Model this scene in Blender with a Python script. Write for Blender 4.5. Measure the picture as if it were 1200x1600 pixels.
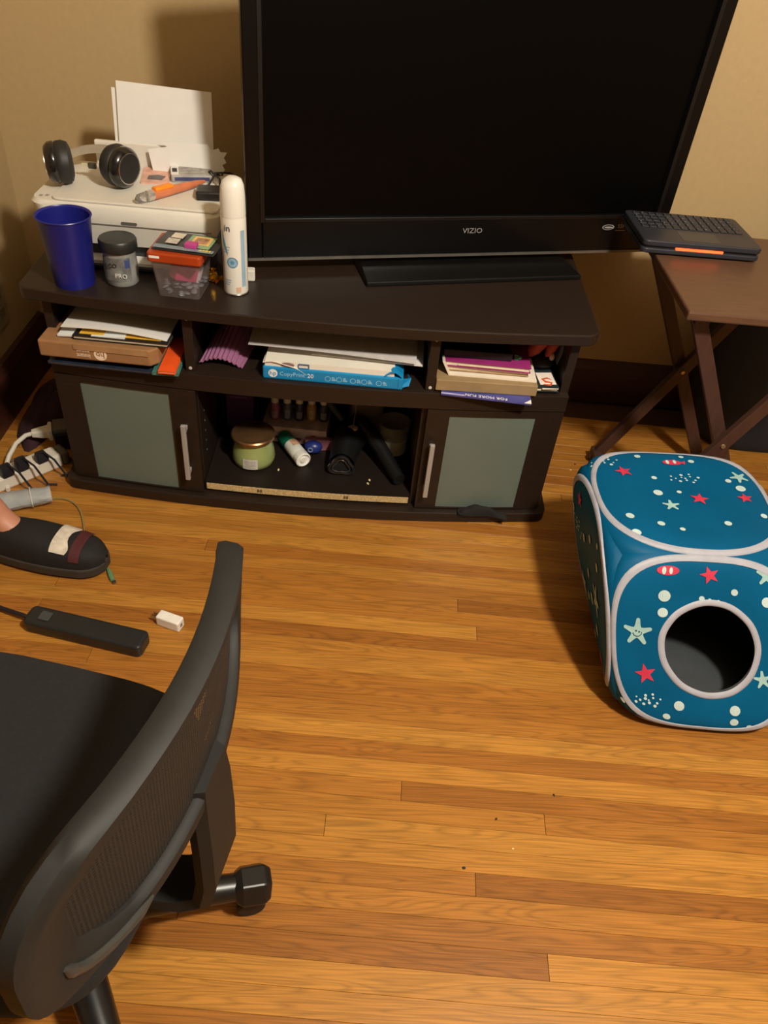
import bpy, bmesh, math, random
from mathutils import Matrix, Vector
random.seed(7)
PI = math.pi
for o in list(bpy.data.objects): bpy.data.objects.remove(o)
S = bpy.context.scene
COL = S.collection
# ------------------------------------------------------------------ camera
CAMH = 1.33
RT = Vector((0.99635053, 0.0135039, 0.08428084))
DN = Vector((0.07256613, -0.65390328, -0.75309007))
FW = Vector((0.04494186, 0.75645763, -0.65249681))
cd = bpy.data.cameras.new('camera'); cam = bpy.data.objects.new('camera', cd); COL.objects.link(cam)
cam.matrix_world = Matrix(((RT.x, -DN.x, -FW.x, 0), (RT.y, -DN.y, -FW.y, 0), (RT.z, -DN.z, -FW.z, CAMH), (0, 0, 0, 1)))
cd.sensor_fit = 'VERTICAL'; cd.sensor_height = 24.0; cd.lens = 24.0 * 1200 / 1600; cd.clip_start = 0.02
S.camera = cam
# ------------------------------------------------------------------ light
wd = bpy.data.worlds.new('world'); S.world = wd; wd.use_nodes = True
wd.node_tree.nodes['Background'].inputs[0].default_value = (0.05, 0.042, 0.032, 1)
wd.node_tree.nodes['Background'].inputs[1].default_value = 0.25
ld = bpy.data.lights.new('ceiling_lamp', 'POINT'); ld.energy = 215; ld.color = (1.0, 0.91, 0.77); ld.shadow_soft_size = 0.09
lo = bpy.data.objects.new('ceiling_lamp', ld); lo.location = (0.74, 0.12, 2.23); COL.objects.link(lo)
vs = S.view_settings; vs.view_transform = 'Standard'; vs.look = 'None'; vs.gamma = 1; vs.use_curve_mapping = False
vs.exposure = 0.14

# ------------------------------------------------------------------ helpers
def lin(c):
    return tuple(((v / 255) / 12.92 if v <= 10 else ((v / 255 + .055) / 1.055) ** 2.4) for v in c) + (1,)
MATS = {}
def mat(name, rgb=(128, 128, 128), rough=.5, metal=0, spec=.5, var=.12, scale=30, bump=0, trans=0, emit=0, alpha=1, stretch=(1, 1, 1), coat=0, sheen=0):
    if name in MATS: return MATS[name]
    m = bpy.data.materials.new(name); m.use_nodes = True; nt = m.node_tree; b = nt.nodes['Principled BSDF']
    c = lin(rgb)
    b.inputs['Roughness'].default_value = rough; b.inputs['Metallic'].default_value = metal
    b.inputs['Specular IOR Level'].default_value = spec; b.inputs['Transmission Weight'].default_value = trans
    b.inputs['Alpha'].default_value = alpha; b.inputs['Coat Weight'].default_value = coat; b.inputs['Sheen Weight'].default_value = sheen
    tc = nt.nodes.new('ShaderNodeTexCoord'); mp = nt.nodes.new('ShaderNodeMapping'); mp.inputs['Scale'].default_value = stretch
    nz = nt.nodes.new('ShaderNodeTexNoise'); nz.inputs['Scale'].default_value = scale; nz.inputs['Detail'].default_value = 5
    nt.links.new(tc.outputs['Object'], mp.inputs[0]); nt.links.new(mp.outputs[0], nz.inputs['Vector'])
    rp = nt.nodes.new('ShaderNodeValToRGB')
    rp.color_ramp.elements[0].position = .3; rp.color_ramp.elements[1].position = .7
    rp.color_ramp.elements[0].color = tuple(v * (1 - var) for v in c[:3]) + (1,)
    rp.color_ramp.elements[1].color = tuple(min(1, v * (1 + var)) for v in c[:3]) + (1,)
    nt.links.new(nz.outputs['Fac'], rp.inputs[0]); nt.links.new(rp.outputs[0], b.inputs['Base Color'])
    if bump:
        bp = nt.nodes.new('ShaderNodeBump'); bp.inputs['Strength'].default_value = bump; bp.inputs['Distance'].default_value = .002
        nt.links.new(nz.outputs['Fac'], bp.inputs['Height']); nt.links.new(bp.outputs[0], b.inputs['Normal'])
    if emit:
        b.inputs['Emission Color'].default_value = c; b.inputs['Emission Strength'].default_value = emit
    MATS[name] = m; return m

class MB:
    def __init__(s): s.v = []; s.f = []
    def add(s, vs, fs, M=None):
        o = len(s.v)
        s.v += [tuple(M @ Vector(p)) if M else tuple(p) for p in vs]
        s.f += [tuple(o + i for i in f) for f in fs]; return s
    def box(s, x0, x1, y0, y1, z0, z1, M=None):
        return s.add([(x0, y0, z0), (x1, y0, z0), (x1, y1, z0), (x0, y1, z0), (x0, y0, z1), (x1, y0, z1), (x1, y1, z1), (x0, y1, z1)],
                     [(3, 2, 1, 0), (4, 5, 6, 7), (0, 1, 5, 4), (1, 2, 6, 5), (2, 3, 7, 6), (3, 0, 4, 7)], M)
    def xbox(s, x0, x1, y0, y1, z0, z1, f, n=24):      # box split along x, y moved by f(x)
        o = []; fs = []
        for i in range(n + 1):
            x = x0 + (x1 - x0) * i / n; d = f(x)
            o += [(x, y0 + d, z0), (x, y1, z0), (x, y1, z1), (x, y0 + d, z1)]
        for i in range(n):
            a = 4 * i
            for k in range(4): fs.append((a + k, a + 4 + k, a + 4 + (k + 1) % 4, a + (k + 1) % 4))
        fs += [(0, 1, 2, 3), (4 * n + 3, 4 * n + 2, 4 * n + 1, 4 * n)]
        return s.add(o, fs)
    def prism(s, poly, z0, z1, M=None):
        n = len(poly)
        return s.add([(x, y, z0) for x, y in poly] + [(x, y, z1) for x, y in poly],
                     [tuple(range(n - 1, -1, -1)), tuple(range(n, 2 * n))] + [(i, (i + 1) % n, n + (i + 1) % n, n + i) for i in range(n)], M)
    def lathe(s, prof, n=32, M=None, cap=True):
        vs = []; fs = []
        for r, z in prof:
            for k in range(n): vs.append((r * math.cos(2 * PI * k / n), r * math.sin(2 * PI * k / n), z))
        for i in range(len(prof) - 1):
            for k in range(n): fs.append((i * n + k, i * n + (k + 1) % n, (i + 1) * n + (k + 1) % n, (i + 1) * n + k))
        if cap:
            if prof[0][0] > 1e-4: fs.append(tuple(range(n - 1, -1, -1)))
            if prof[-1][0] > 1e-4: fs.append(tuple(range((len(prof) - 1) * n, len(prof) * n)))
        return s.add(vs, fs, M)
    def tube(s, pts, r, n=8, closed=False, cs=None, up=(0, 0, 1)):
        # sweep of a section (circle of radius r, or list cs of (side, up) offsets) along pts
        pts = [Vector(p) for p in pts]; N = len(pts); vs = []; fs = []
        for i, p in enumerate(pts):
            if closed: t = pts[(i + 1) % N] - pts[i - 1]
            else: t = pts[min(i + 1, N - 1)] - pts[max(i - 1, 0)]
            t.normalize(); u = Vector(up(i) if callable(up) else up)
            if abs(t.dot(u.normalized())) > .97: u = Vector((1, .2, 0))
            sd = t.cross(u).normalized(); u2 = sd.cross(t).normalized()
            rr = r[i] if isinstance(r, (list, tuple)) else r
            sec = cs(i) if callable(cs) else cs if cs else [(math.cos(2 * PI * k / n), math.sin(2 * PI * k / n)) for k in range(n)]
            for a, b in sec: vs.append(tuple(p + sd * a * rr + u2 * b * rr))
        n = len(cs(0)) if callable(cs) else len(cs) if cs else n
        for i in range(N if closed else N - 1):
            j = (i + 1) % N
            for k in range(n): fs.append((i * n + k, i * n + (k + 1) % n, j * n + (k + 1) % n, j * n + k))
        if not closed: fs += [tuple(range(n - 1, -1, -1)), tuple(range((N - 1) * n, N * n))]
        return s.add(vs, fs)
    def grid(s, f, nu, nv, cu=False, M=None):
        vs = [f(i / nu, j / nv) for i in range(nu if cu else nu + 1) for j in range(nv + 1)]; fs = []
        for i in range(nu):
            a = i * (nv + 1); b = ((i + 1) % nu if cu else i + 1) * (nv + 1)
            for j in range(nv): fs.append((a + j, b + j, b + j + 1, a + j + 1))
        return s.add(vs, fs, M)
    def build(s, name, m, parent=None, smooth=False, bevel=0, solid=0, sub=0, label=None, seg=2, soff=-1):
        me = bpy.data.meshes.new(name); me.from_pydata(s.v, [], s.f); me.update()
        bm = bmesh.new(); bm.from_mesh(me); bmesh.ops.recalc_face_normals(bm, faces=bm.faces); bm.to_mesh(me); bm.free()
        me.materials.append(m); o = bpy.data.objects.new(name, me); COL.objects.link(o)
        if parent: o.parent = parent
        if solid: d = o.modifiers.new('s', 'SOLIDIFY'); d.thickness = solid; d.offset = soff
        if bevel: d = o.modifiers.new('b', 'BEVEL'); d.width = bevel; d.segments = seg; d.limit_method = 'ANGLE'; d.angle_limit = .6
        if sub: d = o.modifiers.new('u', 'SUBSURF'); d.levels = sub; d.render_levels = sub
        if smooth:
            for p in me.polygons: p.use_smooth = True
            d = o.modifiers.new('e', 'EDGE_SPLIT'); d.split_angle = .75
        if label: o['label'] = label
        return o
def tag(o, label, cat, group=None, kind=None):
    o['label'] = label; o['category'] = cat
    if group: o['group'] = group
    if kind: o['kind'] = kind
    return o
def thing(name, label, cat, loc=(0, 0, 0), rz=0, group=None):
    o = bpy.data.objects.new(name, None); COL.objects.link(o); o.empty_display_size = .05
    o.location = loc; o.rotation_euler = (0, 0, rz); return tag(o, label, cat, group)
def struct(o): o['kind'] = 'structure'; return o
def T(x, y, z): return Matrix.Translation((x, y, z))
def R(ang, ax): return Matrix.Rotation(ang, 4, ax)
def superell(rx, ry, n=4, k=40):
    out = []
    for i in range(k):
        t = 2 * PI * i / k; c, s_ = math.cos(t), math.sin(t)
        out.append((rx * math.copysign(abs(c) ** (2 / n), c), ry * math.copysign(abs(s_) ** (2 / n), s_)))
    return out
def rrect(x0, x1, y0, y1, r, k=5):
    out = []
    for cx, cy, a in ((x1 - r, y1 - r, 0), (x0 + r, y1 - r, 90), (x0 + r, y0 + r, 180), (x1 - r, y0 + r, 270)):
        for i in range(k + 1):
            t = math.radians(a + 90 * i / k); out.append((cx + r * math.cos(t), cy + r * math.sin(t)))
    return out
def text(body, size, m, parent, M, name='lettering', ext=.0003, sx=1.0):
    c = bpy.data.curves.new('t', 'FONT'); c.body = body; c.size = size; c.extrude = ext; c.align_x = 'CENTER'; c.align_y = 'CENTER'; c.resolution_u = 2
    o = bpy.data.objects.new('t', c); COL.objects.link(o)
    dg = bpy.context.evaluated_depsgraph_get(); me = bpy.data.meshes.new_from_object(o.evaluated_get(dg))
    bpy.data.objects.remove(o); me.transform(M @ Matrix.Diagonal((sx, 1, 1, 1))); me.materials.clear(); me.materials.append(m)
    ob = bpy.data.objects.new(name, me); COL.objects.link(ob); ob.parent = parent; return ob
FRONT = R(PI / 2, 'X')        # text plane xy -> xz, facing -y
def flat(s, pts, z, M=None): return s.add([(x, y, z) for x, y in pts], [tuple(range(len(pts)))], M)
MB.flat = flat
def star(cx, cy, r, rot=0, inner=.42, n=5):
    return [(cx + (r if i % 2 == 0 else r * inner) * math.cos(rot + PI * i / n), cy + (r if i % 2 == 0 else r * inner) * math.sin(rot + PI * i / n)) for i in range(2 * n)]
def disc(cx, cy, rx, ry=None, n=14): return [(cx + rx * math.cos(2 * PI * i / n), cy + (ry or rx) * math.sin(2 * PI * i / n)) for i in range(n)]

# ------------------------------------------------------------------ wood materials
def floor_mat():
    m = bpy.data.materials.new('oak_floor'); m.use_nodes = True; nt = m.node_tree; N = nt.nodes; L = nt.links; b = N['Principled BSDF']
    g = N.new('ShaderNodeNewGeometry'); oi = N.new('ShaderNodeObjectInfo')
    ad = N.new('ShaderNodeMath'); ad.operation = 'ADD'; L.new(oi.outputs['Random'], ad.inputs[0]); L.new(g.outputs['Random Per Island'], ad.inputs[1])
    fr = N.new('ShaderNodeMath'); fr.operation = 'FRACT'; L.new(ad.outputs[0], fr.inputs[0])
    off = N.new('ShaderNodeVectorMath'); off.operation = 'SCALE'; off.inputs[0].default_value = (13, 7, 29); L.new(fr.outputs[0], off.inputs['Scale'])
    va = N.new('ShaderNodeVectorMath'); va.operation = 'ADD'; L.new(g.outputs['Position'], va.inputs[0]); L.new(off.outputs[0], va.inputs[1])
    def noise(scale, sc, det=4, dist=0):
        mp = N.new('ShaderNodeMapping'); mp.inputs['Scale'].default_value = sc; mp.inputs['Rotation'].default_value = (0, 0, .04)
        L.new(va.outputs[0], mp.inputs[0]); z = N.new('ShaderNodeTexNoise'); z.inputs['Scale'].default_value = scale; z.inputs['Detail'].default_value = det
        z.inputs['Distortion'].default_value = dist; L.new(mp.outputs[0], z.inputs['Vector']); return z
    # cathedral grain: contour lines of a stretched noise
    big = noise(2.2, (1.0, 14, 1), 1.5, .3)
    ml = N.new('ShaderNodeMath'); ml.operation = 'MULTIPLY'; ml.inputs[1].default_value = 15; L.new(big.outputs['Fac'], ml.inputs[0])
    pp = N.new('ShaderNodeMath'); pp.operation = 'PINGPONG'; pp.inputs[1].default_value = .5; L.new(ml.outputs[0], pp.inputs[0])
    fine = noise(10, (.8, 42, 1), 5)
    tone = N.new('ShaderNodeValToRGB'); cr = tone.color_ramp
    cr.elements[0].position = 0; cr.elements[0].color = lin((142, 89, 36)); cr.elements[1].position = 1; cr.elements[1].color = lin((180, 126, 54))
    e = cr.elements.new(.12); e.color = lin((155, 99, 40)); e = cr.elements.new(.55); e.color = lin((167, 111, 45))
    L.new(fr.outputs[0], tone.inputs[0])
    r1 = N.new('ShaderNodeMapRange'); r1.inputs[3].default_value = .78; r1.inputs[4].default_value = 1.04; L.new(pp.outputs[0], r1.inputs[0]); r1.inputs[1].default_value = 0; r1.inputs[2].default_value = .28
    r2 = N.new('ShaderNodeMapRange'); r2.inputs[1].default_value = .35; r2.inputs[2].default_value = .62; r2.inputs[3].default_value = .78; r2.inputs[4].default_value = 1.1; L.new(fine.outputs['Fac'], r2.inputs[0])
    mm = N.new('ShaderNodeMath'); mm.operation = 'MULTIPLY'; L.new(r1.outputs[0], mm.inputs[0]); L.new(r2.outputs[0], mm.inputs[1])
    vm = N.new('ShaderNodeVectorMath'); vm.operation = 'SCALE'; L.new(tone.outputs[0], vm.inputs[0]); L.new(mm.outputs[0], vm.inputs['Scale'])
    # wear blotches
    bl = noise(3.0, (1, 1.4, 1), 3); r3 = N.new('ShaderNodeMapRange'); r3.inputs[1].default_value = .3; r3.inputs[2].default_value = .7; r3.inputs[3].default_value = .9; r3.inputs[4].default_value = 1.06
    L.new(bl.outputs['Fac'], r3.inputs[0]); v2 = N.new('ShaderNodeVectorMath'); v2.operation = 'SCALE'; L.new(vm.outputs[0], v2.inputs[0]); L.new(r3.outputs[0], v2.inputs['Scale'])
    L.new(v2.outputs[0], b.inputs['Base Color']); b.inputs['Roughness'].default_value = .34; b.inputs['Specular IOR Level'].default_value = .4
    bp = N.new('ShaderNodeBump'); bp.inputs['Strength'].default_value = .12; bp.inputs['Distance'].default_value = .001; L.new(mm.outputs[0], bp.inputs['Height']); L.new(bp.outputs[0], b.inputs['Normal'])
    return m
OAK = floor_mat()
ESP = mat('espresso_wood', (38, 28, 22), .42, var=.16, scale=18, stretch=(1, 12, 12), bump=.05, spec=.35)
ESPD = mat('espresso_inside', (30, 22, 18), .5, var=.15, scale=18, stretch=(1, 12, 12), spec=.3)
WALL = mat('wall_paint', (176, 152, 112), .8, var=.03, scale=60, bump=.08, spec=.2)
BASEB = mat('baseboard_wood', (58, 27, 20), .45, var=.2, scale=12, stretch=(1, 1, 10))
CEIL = mat('ceiling_paint', (150, 140, 120), .9, var=.03)
WHITE = mat('white_paper', (228, 226, 222), .75, var=.02)
BLACKP = mat('black_plastic', (24, 24, 25), .38, var=.08)
BLACKM = mat('black_matte', (20, 20, 21), .6, var=.1)

# ------------------------------------------------------------------ room
XL, YB, ZC = -1.0, 2.2, 2.75
fl = struct(MB().box(-2.6, 3.7, -3.4, YB + .1, -.06, -.010).build('floor', mat('subfloor', (70, 40, 20), .8)))
struct(MB().box(XL - .1, 3.7, YB, YB + .1, -.06, ZC).build('wall_back', WALL))
struct(MB().box(XL - .1, XL, 1.42, YB + .1, -.06, ZC).build('wall_left', WALL))
struct(MB().box(3.6, 3.7, -3.4, YB, -.06, ZC).build('wall_right', WALL))
struct(MB().box(-2.6, 3.7, -3.5, -3.4, -.06, ZC).build('wall_front', WALL))
struct(MB().box(-2.7, -2.6, -3.5, YB, -.06, ZC).build('wall_far_left', WALL))
struct(MB().box(-2.6, XL - .1, 1.42, 1.52, -.06, ZC).build('wall_beside_opening', WALL))
struct(MB().box(-2.7, 3.7, -3.5, YB + .1, ZC, ZC + .05).build('ceiling', CEIL))
bb = MB(); bb.add([(XL, YB, 0), (XL, YB - .022, 0), (XL, YB - .022, .12), (XL, YB - .012, .14), (XL, YB, .145), (3.6, YB, 0), (3.6, YB - .022, 0), (3.6, YB - .022, .12), (3.6, YB - .012, .14), (3.6, YB, .145)],
       [(i, (i + 1) % 5, 5 + (i + 1) % 5, 5 + i) for i in range(5)] + [(0, 1, 2, 3, 4), (9, 8, 7, 6, 5)])
struct(bb.build('baseboard_back', BASEB))
bb = MB(); bb.add([(XL, 1.42, 0), (XL + .022, 1.42, 0), (XL + .022, 1.42, .13), (XL + .012, 1.42, .16), (XL, 1.42, .165), (XL, YB - .022, 0), (XL + .022, YB - .022, 0), (XL + .022, YB - .022, .13), (XL + .012, YB - .022, .16), (XL, YB - .022, .165)],
       [(i, (i + 1) % 5, 5 + (i + 1) % 5, 5 + i) for i in range(5)] + [(0, 1, 2, 3, 4), (9, 8, 7, 6, 5)])
struct(bb.build('baseboard_left', BASEB))
# planks
PA = math.radians(-2.3); PW = .0402; PV0 = .0092; ca, sa = math.cos(PA), math.sin(PA)
pm = MB(); hw = PW / 2 - .0002; ch = .0003
pv = []
for x, cx in ((-.5, 1), (.5, -1)):
    pv += [(x, -hw, -.010), (x, hw, -.010), (x, hw, -ch), (x + cx * .0002, hw - ch, 0), (x + cx * .0002, -hw + ch, 0), (x, -hw, -ch)]
pm.add(pv, [(0, 1, 2, 3, 4, 5), (11, 10, 9, 8, 7, 6)] + [(i, (i + 1) % 6, 6 + (i + 1) % 6, 6 + i) for i in range(6)])
pproto = pm.build('plank', OAK, fl); pmesh = pproto.data
joints = {30: .2205, 28: .2625, 18: .105, 17: .372, 14: .239, 11: .352, 16: -.03, 12: -.25}
rest = MB(); first = True
rp = random.Random(3)
def pl(u0, u1, k, one):
    global first
    v = PV0 + (k + .5) * PW; L_ = u1 - u0 - .0006; uc = (u0 + u1) / 2
    x, y = uc * ca - v * sa, uc * sa + v * ca
    if one:
        o = pproto if first else bpy.data.objects.new('plank', pmesh)
        if not first: COL.objects.link(o); o.parent = fl
        first = False
        o.location = (x, y, 0); o.rotation_euler = (0, 0, PA); o.scale = (L_, 1, 1)
    else:
        M = T(x, y, 0) @ R(PA, 'Z') @ Matrix.Diagonal((L_, 1, 1, 1))
        rest.add([p for p in pv], [(0, 1, 2, 3, 4, 5), (11, 10, 9, 8, 7, 6)] + [(i, (i + 1) % 6, 6 + (i + 1) % 6, 6 + i) for i in range(6)], M)
kmax = int((YB - .08 - PV0) / PW)
for k in range(-84, kmax):
    vis = 5 <= k
    lo_u, hi_u = -2.45, 3.5
    if k > 34: lo_u = -1.06
    cuts = [lo_u]
    if k in joints:
        J = joints[k]; cl = J
        left = []
        while cl - lo_u > 1.4: cl -= rp.uniform(.8, 1.5); left.append(cl)
        cuts += sorted(left) + [J]
    c = cuts[-1] + (rp.uniform(.5, 1.9))
    while c < hi_u - .3: cuts.append(c); c += rp.choice((.7, .95, 1.2, 1.5, 1.8, 2.1))
    cuts.append(hi_u)
    if 4 <= k < 40: cuts = [c for i, c in enumerate(cuts) if i in (0, len(cuts) - 1) or not (-.34 < c < .62) or c == joints.get(k)]
    for a, b in zip(cuts, cuts[1:]):
        if b - a < .02: continue
        near = vis and b > -1.0 and a < 1.25
        pl(a, b, k, near)
rs = rest.build('plank_field', OAK, fl); rs['kind'] = 'stuff'

# ------------------------------------------------------------------ tv stand
BOW = lambda x: .045 * ((x + .107) / .63) ** 2
st = thing('tv_stand', 'dark espresso media console with frosted glass doors under the television', 'tv stand', (0, 0, 0))
X0, X1 = -.715, .500; YBK = 2.02
def slab(x0, x1, yf, yb, z0, z1, r, name, m, bev=.003):
    top = []
    n = 30
    for i in range(n + 1):
        x = x0 + r + (x1 - x0 - 2 * r) * i / n; top.append((x, yf + BOW(x)))
    yr = yf + BOW(x1 - r); rc = [(x1 - r + r * math.sin(t), yr + r - r * math.cos(t) + (BOW(x1) - BOW(x1 - r)) * math.sin(t)) for t in [PI / 12 * i for i in range(1, 7)]]
    yl = yf + BOW(x0 + r); lc = [(x0 + r - r * math.sin(t), yl + r - r * math.cos(t)) for t in [PI / 12 * i for i in range(6, 0, -1)]]
    poly = lc + top + rc + [(x1 + .012, yb), (x0 - .012, yb)]
    return MB().prism(poly, z0, z1).build(name, m, st, bevel=bev)
slab(-.752, .533, 1.510, YBK, .523, .550, .03, 'top_panel', ESP)
slab(-.738, .522, 1.504, YBK - .02, 0, .030, .025, 'base_panel', ESP)
DF = 1.522                                                       # door / rail front, before bow
for x, s in ((X0, 1), (X1 - .02, 1)):
    MB().box(x, x + .02, DF + .02 + BOW(x) , YBK - .02, .030, .523).build('side_panel', ESP, st, bevel=.001)
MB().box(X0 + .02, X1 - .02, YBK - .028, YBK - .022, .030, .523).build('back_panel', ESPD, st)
MB().xbox(X0 + .0, X1 - .0, DF, YBK - .03, .340, .383, BOW).build('shelf', ESP, st, bevel=.001)
for x0 in (-.398, .155):
    MB().box(x0, x0 + .022, DF + .012 + BOW(x0), YBK - .03, .383, .523).build('divider', ESP, st, bevel=.001)
    for zz in (.515, .392): MB().lathe([(.0, 0), (.004, 0), (.004, .001), (0, .0016)], 10, T(x0 + .011, DF + .011 + BOW(x0), zz) @ FRONT).build('screw_cover', mat('screw_white', (200, 195, 185), .5), st)
for x0 in (-.398, .155):
    MB().box(x0, x0 + .02, DF + .022 + BOW(x0), YBK - .03, .030, .340).build('inner_panel', ESP, st, bevel=.001)
    for zz in (.12, .15, .18, .21, .24):
        xx = x0 + .0205 if x0 < 0 else x0 - .0005
        MB().add([(xx, 1.60 + .003 * math.cos(t), zz + .003 * math.sin(t)) for t in [PI / 4 * i for i in range(8)]], [tuple(range(8))]).build('peg_hole', mat('peg_pale', (150, 140, 125), .6), st)
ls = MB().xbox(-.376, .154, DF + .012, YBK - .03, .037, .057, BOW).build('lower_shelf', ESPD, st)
pe = MB().xbox(-.372, .150, DF + .0105, DF + .02 + .02, .038, .0565, BOW).build('raw_edge', mat('particleboard', (196, 170, 122), .85, var=.35, scale=260), ls, label='unfinished particleboard edge')
for xx in (-.235, -.012):
    text('88', .014, mat('ink_grey', (70, 60, 48), .7), ls, T(xx, DF + .0098 + BOW(xx), .047) @ FRONT)
GLASS = mat('frosted_glass', (114, 128, 121), .42, var=.04, scale=6, trans=.25, spec=.5)
HANDLE = mat('brushed_handle', (168, 166, 164), .4, metal=.25, var=.06, scale=90, stretch=(1, 1, .1))
for (dx0, dx1, g0, g1, hx) in ((X0 + .001, -.379, -.655, -.441, -.410), (.168, X1 - .001, .222, .433, .189)):
    d = bpy.data.objects.new('door', None); COL.objects.link(d); d.parent = st
    zb, zt, g_b, g_t = .033, .338, .036, .322
    fr = MB()
    for a, b, c_, e in ((dx0, g0, zb, zt), (g1, dx1, zb, zt), (g0, g1, g_t, zt), (g0, g1, zb, g_b)):
        fr.xbox(a, b, DF, DF + .06, c_, e, BOW, 8)
    fr.v = [(x, (y if y < DF + .055 else DF + .020 + BOW(x)), z) for x, y, z in fr.v]
    fr.build('door_frame', ESP, d)
    gm = MB().xbox(g0 - .002, g1 + .002, DF + .004, DF + .06, g_b - .002, g_t + .002, BOW, 8)
    gm.v = [(x, (y if y < DF + .058 else DF + .009 + BOW(x)), z) for x, y, z in gm.v]
    gm.build('glass_pane', GLASS, d)
    h = MB(); yh = DF + BOW(hx)
    h.box(hx - .006, hx + .006, yh - .026, yh - .016, .088, .252)
    for zz in (.100, .228): h.box(hx - .006, hx + .006, yh - .018, yh + .001, zz, zz + .012)
    h.build('handle', HANDLE, d, bevel=.002)

# ------------------------------------------------------------------ television
TA = math.radians(15.4)
tv = thing('television', 'large black flat screen television angled on the media console', 'television', (-.276, 1.725, .55), TA)
TW, TB, TT = 1.083, .030, .705
GLOSSB = mat('tv_gloss_black', (8, 8, 9), .25, var=.03, spec=.3)
SCREEN = mat('tv_screen', (3, 3, 3), .32, var=.02, spec=.12)
def frame(b, x0, x1, z0, z1, i0, i1, j0, j1, y0, y1):
    b.box(x0, i0, y0, y1, z0, z1).box(i1, x1, y0, y1, z0, z1).box(i0, i1, y0, y1, z0, j0).box(i0, i1, y0, y1, j1, z1)
b = MB(); frame(b, 0, TW, TB, TT, .034, TW - .034, TB + .092, TT - .034, 0, .03); b.build('bezel', GLOSSB, tv, bevel=.003)
b = MB(); frame(b, .030, TW - .030, TB + .088, TT - .030, .040, TW - .040, TB + .097, TT - .040, -.002, .012); b.build('inner_bezel', mat('tv_bezel_inner', (10, 10, 11), .35), tv, bevel=.001)
MB().box(.036, TW - .036, .009, .02, TB + .092, TT - .036).build('screen', SCREEN, tv)
MB().box(.0, TW, -.003, .004, TB, TB + .006).build('lower_trim', mat('tv_trim', (120, 118, 112), .3, metal=.6), tv)
b = MB(); b.box(.01, TW - .01, .03, .055, TB + .01, TT - .01); b.box(.14, TW - .14, .055, .085, TB + .06, TT - .1); b.build('back_cover', BLACKP, tv, bevel=.008)
MB().box(.46, .62, .02, .05, .012, TB + .05).build('neck', BLACKP, tv)
b = MB(); b.add([(.262, -.094, 0), (.818, -.094, 0), (.818, .13, 0), (.262, .13, 0), (.262, -.094, .012), (.818, -.094, .012), (.803, .13, .024), (.277, .13, .024)],
      [(3, 2, 1, 0), (4, 5, 6, 7), (0, 1, 5, 4), (1, 2, 6, 5), (2, 3, 7, 6), (3, 0, 4, 7)])
b.build('stand_base', mat('tv_stand_gloss', (14, 14, 14), .35, spec=.35), tv, bevel=.003)
LOGO = mat('logo_silver', (170, 170, 172), .35, metal=.4)
text('VIZIO', .0175, LOGO, tv, T(.545, -.001, TB + .062) @ FRONT, sx=1.15)
b = MB(); b.flat(disc(0, 0, .017, .007, 20), 0, T(.915, -.0006, TB + .066) @ FRONT); b.build('emblem', LOGO, tv)
b = MB().tube([(.915 + .013 * math.cos(t), -.001, TB + .066 + .004 * math.sin(t)) for t in [PI * i / 10 for i in range(20)]], .0012, 5, True); b.build('emblem_ring', GLOSSB, tv)
text('55P', .014, LOGO, tv, T(.951, -.001, TB + .068) @ FRONT)
MB().box(.937, .965, -.0012, -.0004, TB + .0568, TB + .0582).build('logo_rule', LOGO, tv)

# ------------------------------------------------------------------ printer
PWH = mat('printer_white', (214, 210, 200), .45, var=.03)
pr = thing('printer', 'white desktop inkjet printer on the left end of the console', 'printer', (-.537, 1.835, .55))
HX, Y0, Y1 = .208, -.150, .135
PGR = mat('printer_dark', (45, 46, 48), .5)
b = MB()
o_ = rrect(-HX, HX, Y0, Y1, .035); i_ = rrect(-HX + .030, HX - .030, Y0 + .012, Y1, .03); n = len(o_)
b.add([(x, y, .052) for x, y in i_] + [(x, y, .10) for x, y in rrect(-HX + .008, HX - .008, Y0 + .003, Y1, .035)] + [(x, y, .134) for x, y in o_] + [(x, y, .142) for x, y in rrect(-HX + .006, HX - .006, Y0 + .006, Y1 - .006, .032)],
      [(r_ * n + i, r_ * n + (i + 1) % n, (r_ + 1) * n + (i + 1) % n, (r_ + 1) * n + i) for r_ in range(3) for i in range(n)] + [tuple(range(n - 1, -1, -1)), tuple(range(3 * n, 4 * n))])
b.build('body', PWH, pr, smooth=True)
MB().prism(rrect(-HX + .028, HX - .028, Y0 + .035, Y1, .02), .0, .055).build('lower_case', PGR, pr, bevel=.003)
MB().prism(rrect(-HX + .05, HX - .006, Y0 + .008, Y1 - .03, .016), .1425, .1475).build('scanner_lid', PWH, pr, bevel=.0015)
MB().box(-HX + .02, HX - .02, Y0 + .0005, Y0 + .002, .1005, .102).build('seam', mat('seam_grey', (120, 118, 112), .6), pr)
MB().prism(rrect(-.01, .025, -.003, .003, .0028), 0, .002, T(0, Y0 + .003, .107) @ FRONT).build('front_slot', mat('slot_grey', (90, 88, 84), .5), pr)
b = MB(); b.box(-.13, .15, Y0 - .01, Y0 + .08, .004, .012); b.build('output_tray', PGR, pr, bevel=.002)
MB().box(-.11, .13, Y0 - .004, Y0 + .07, .0125, .020).build('paper_in_tray', WHITE, pr)
b = MB()
for i, (xx, yy) in enumerate(((-HX + .022, Y0 + .03), (-HX + .034, Y0 + .034))): b.flat(rrect(xx - .004, xx + .004, yy - .006, yy + .006, .002), .1423)
b.build('panel_print', mat('panel_print', (160, 156, 148), .6), pr)
MB().box(-.13, .13, .105, .118, .135, .20, T(0, 0, 0) ).build('paper_support', PWH, pr, bevel=.003)
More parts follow.
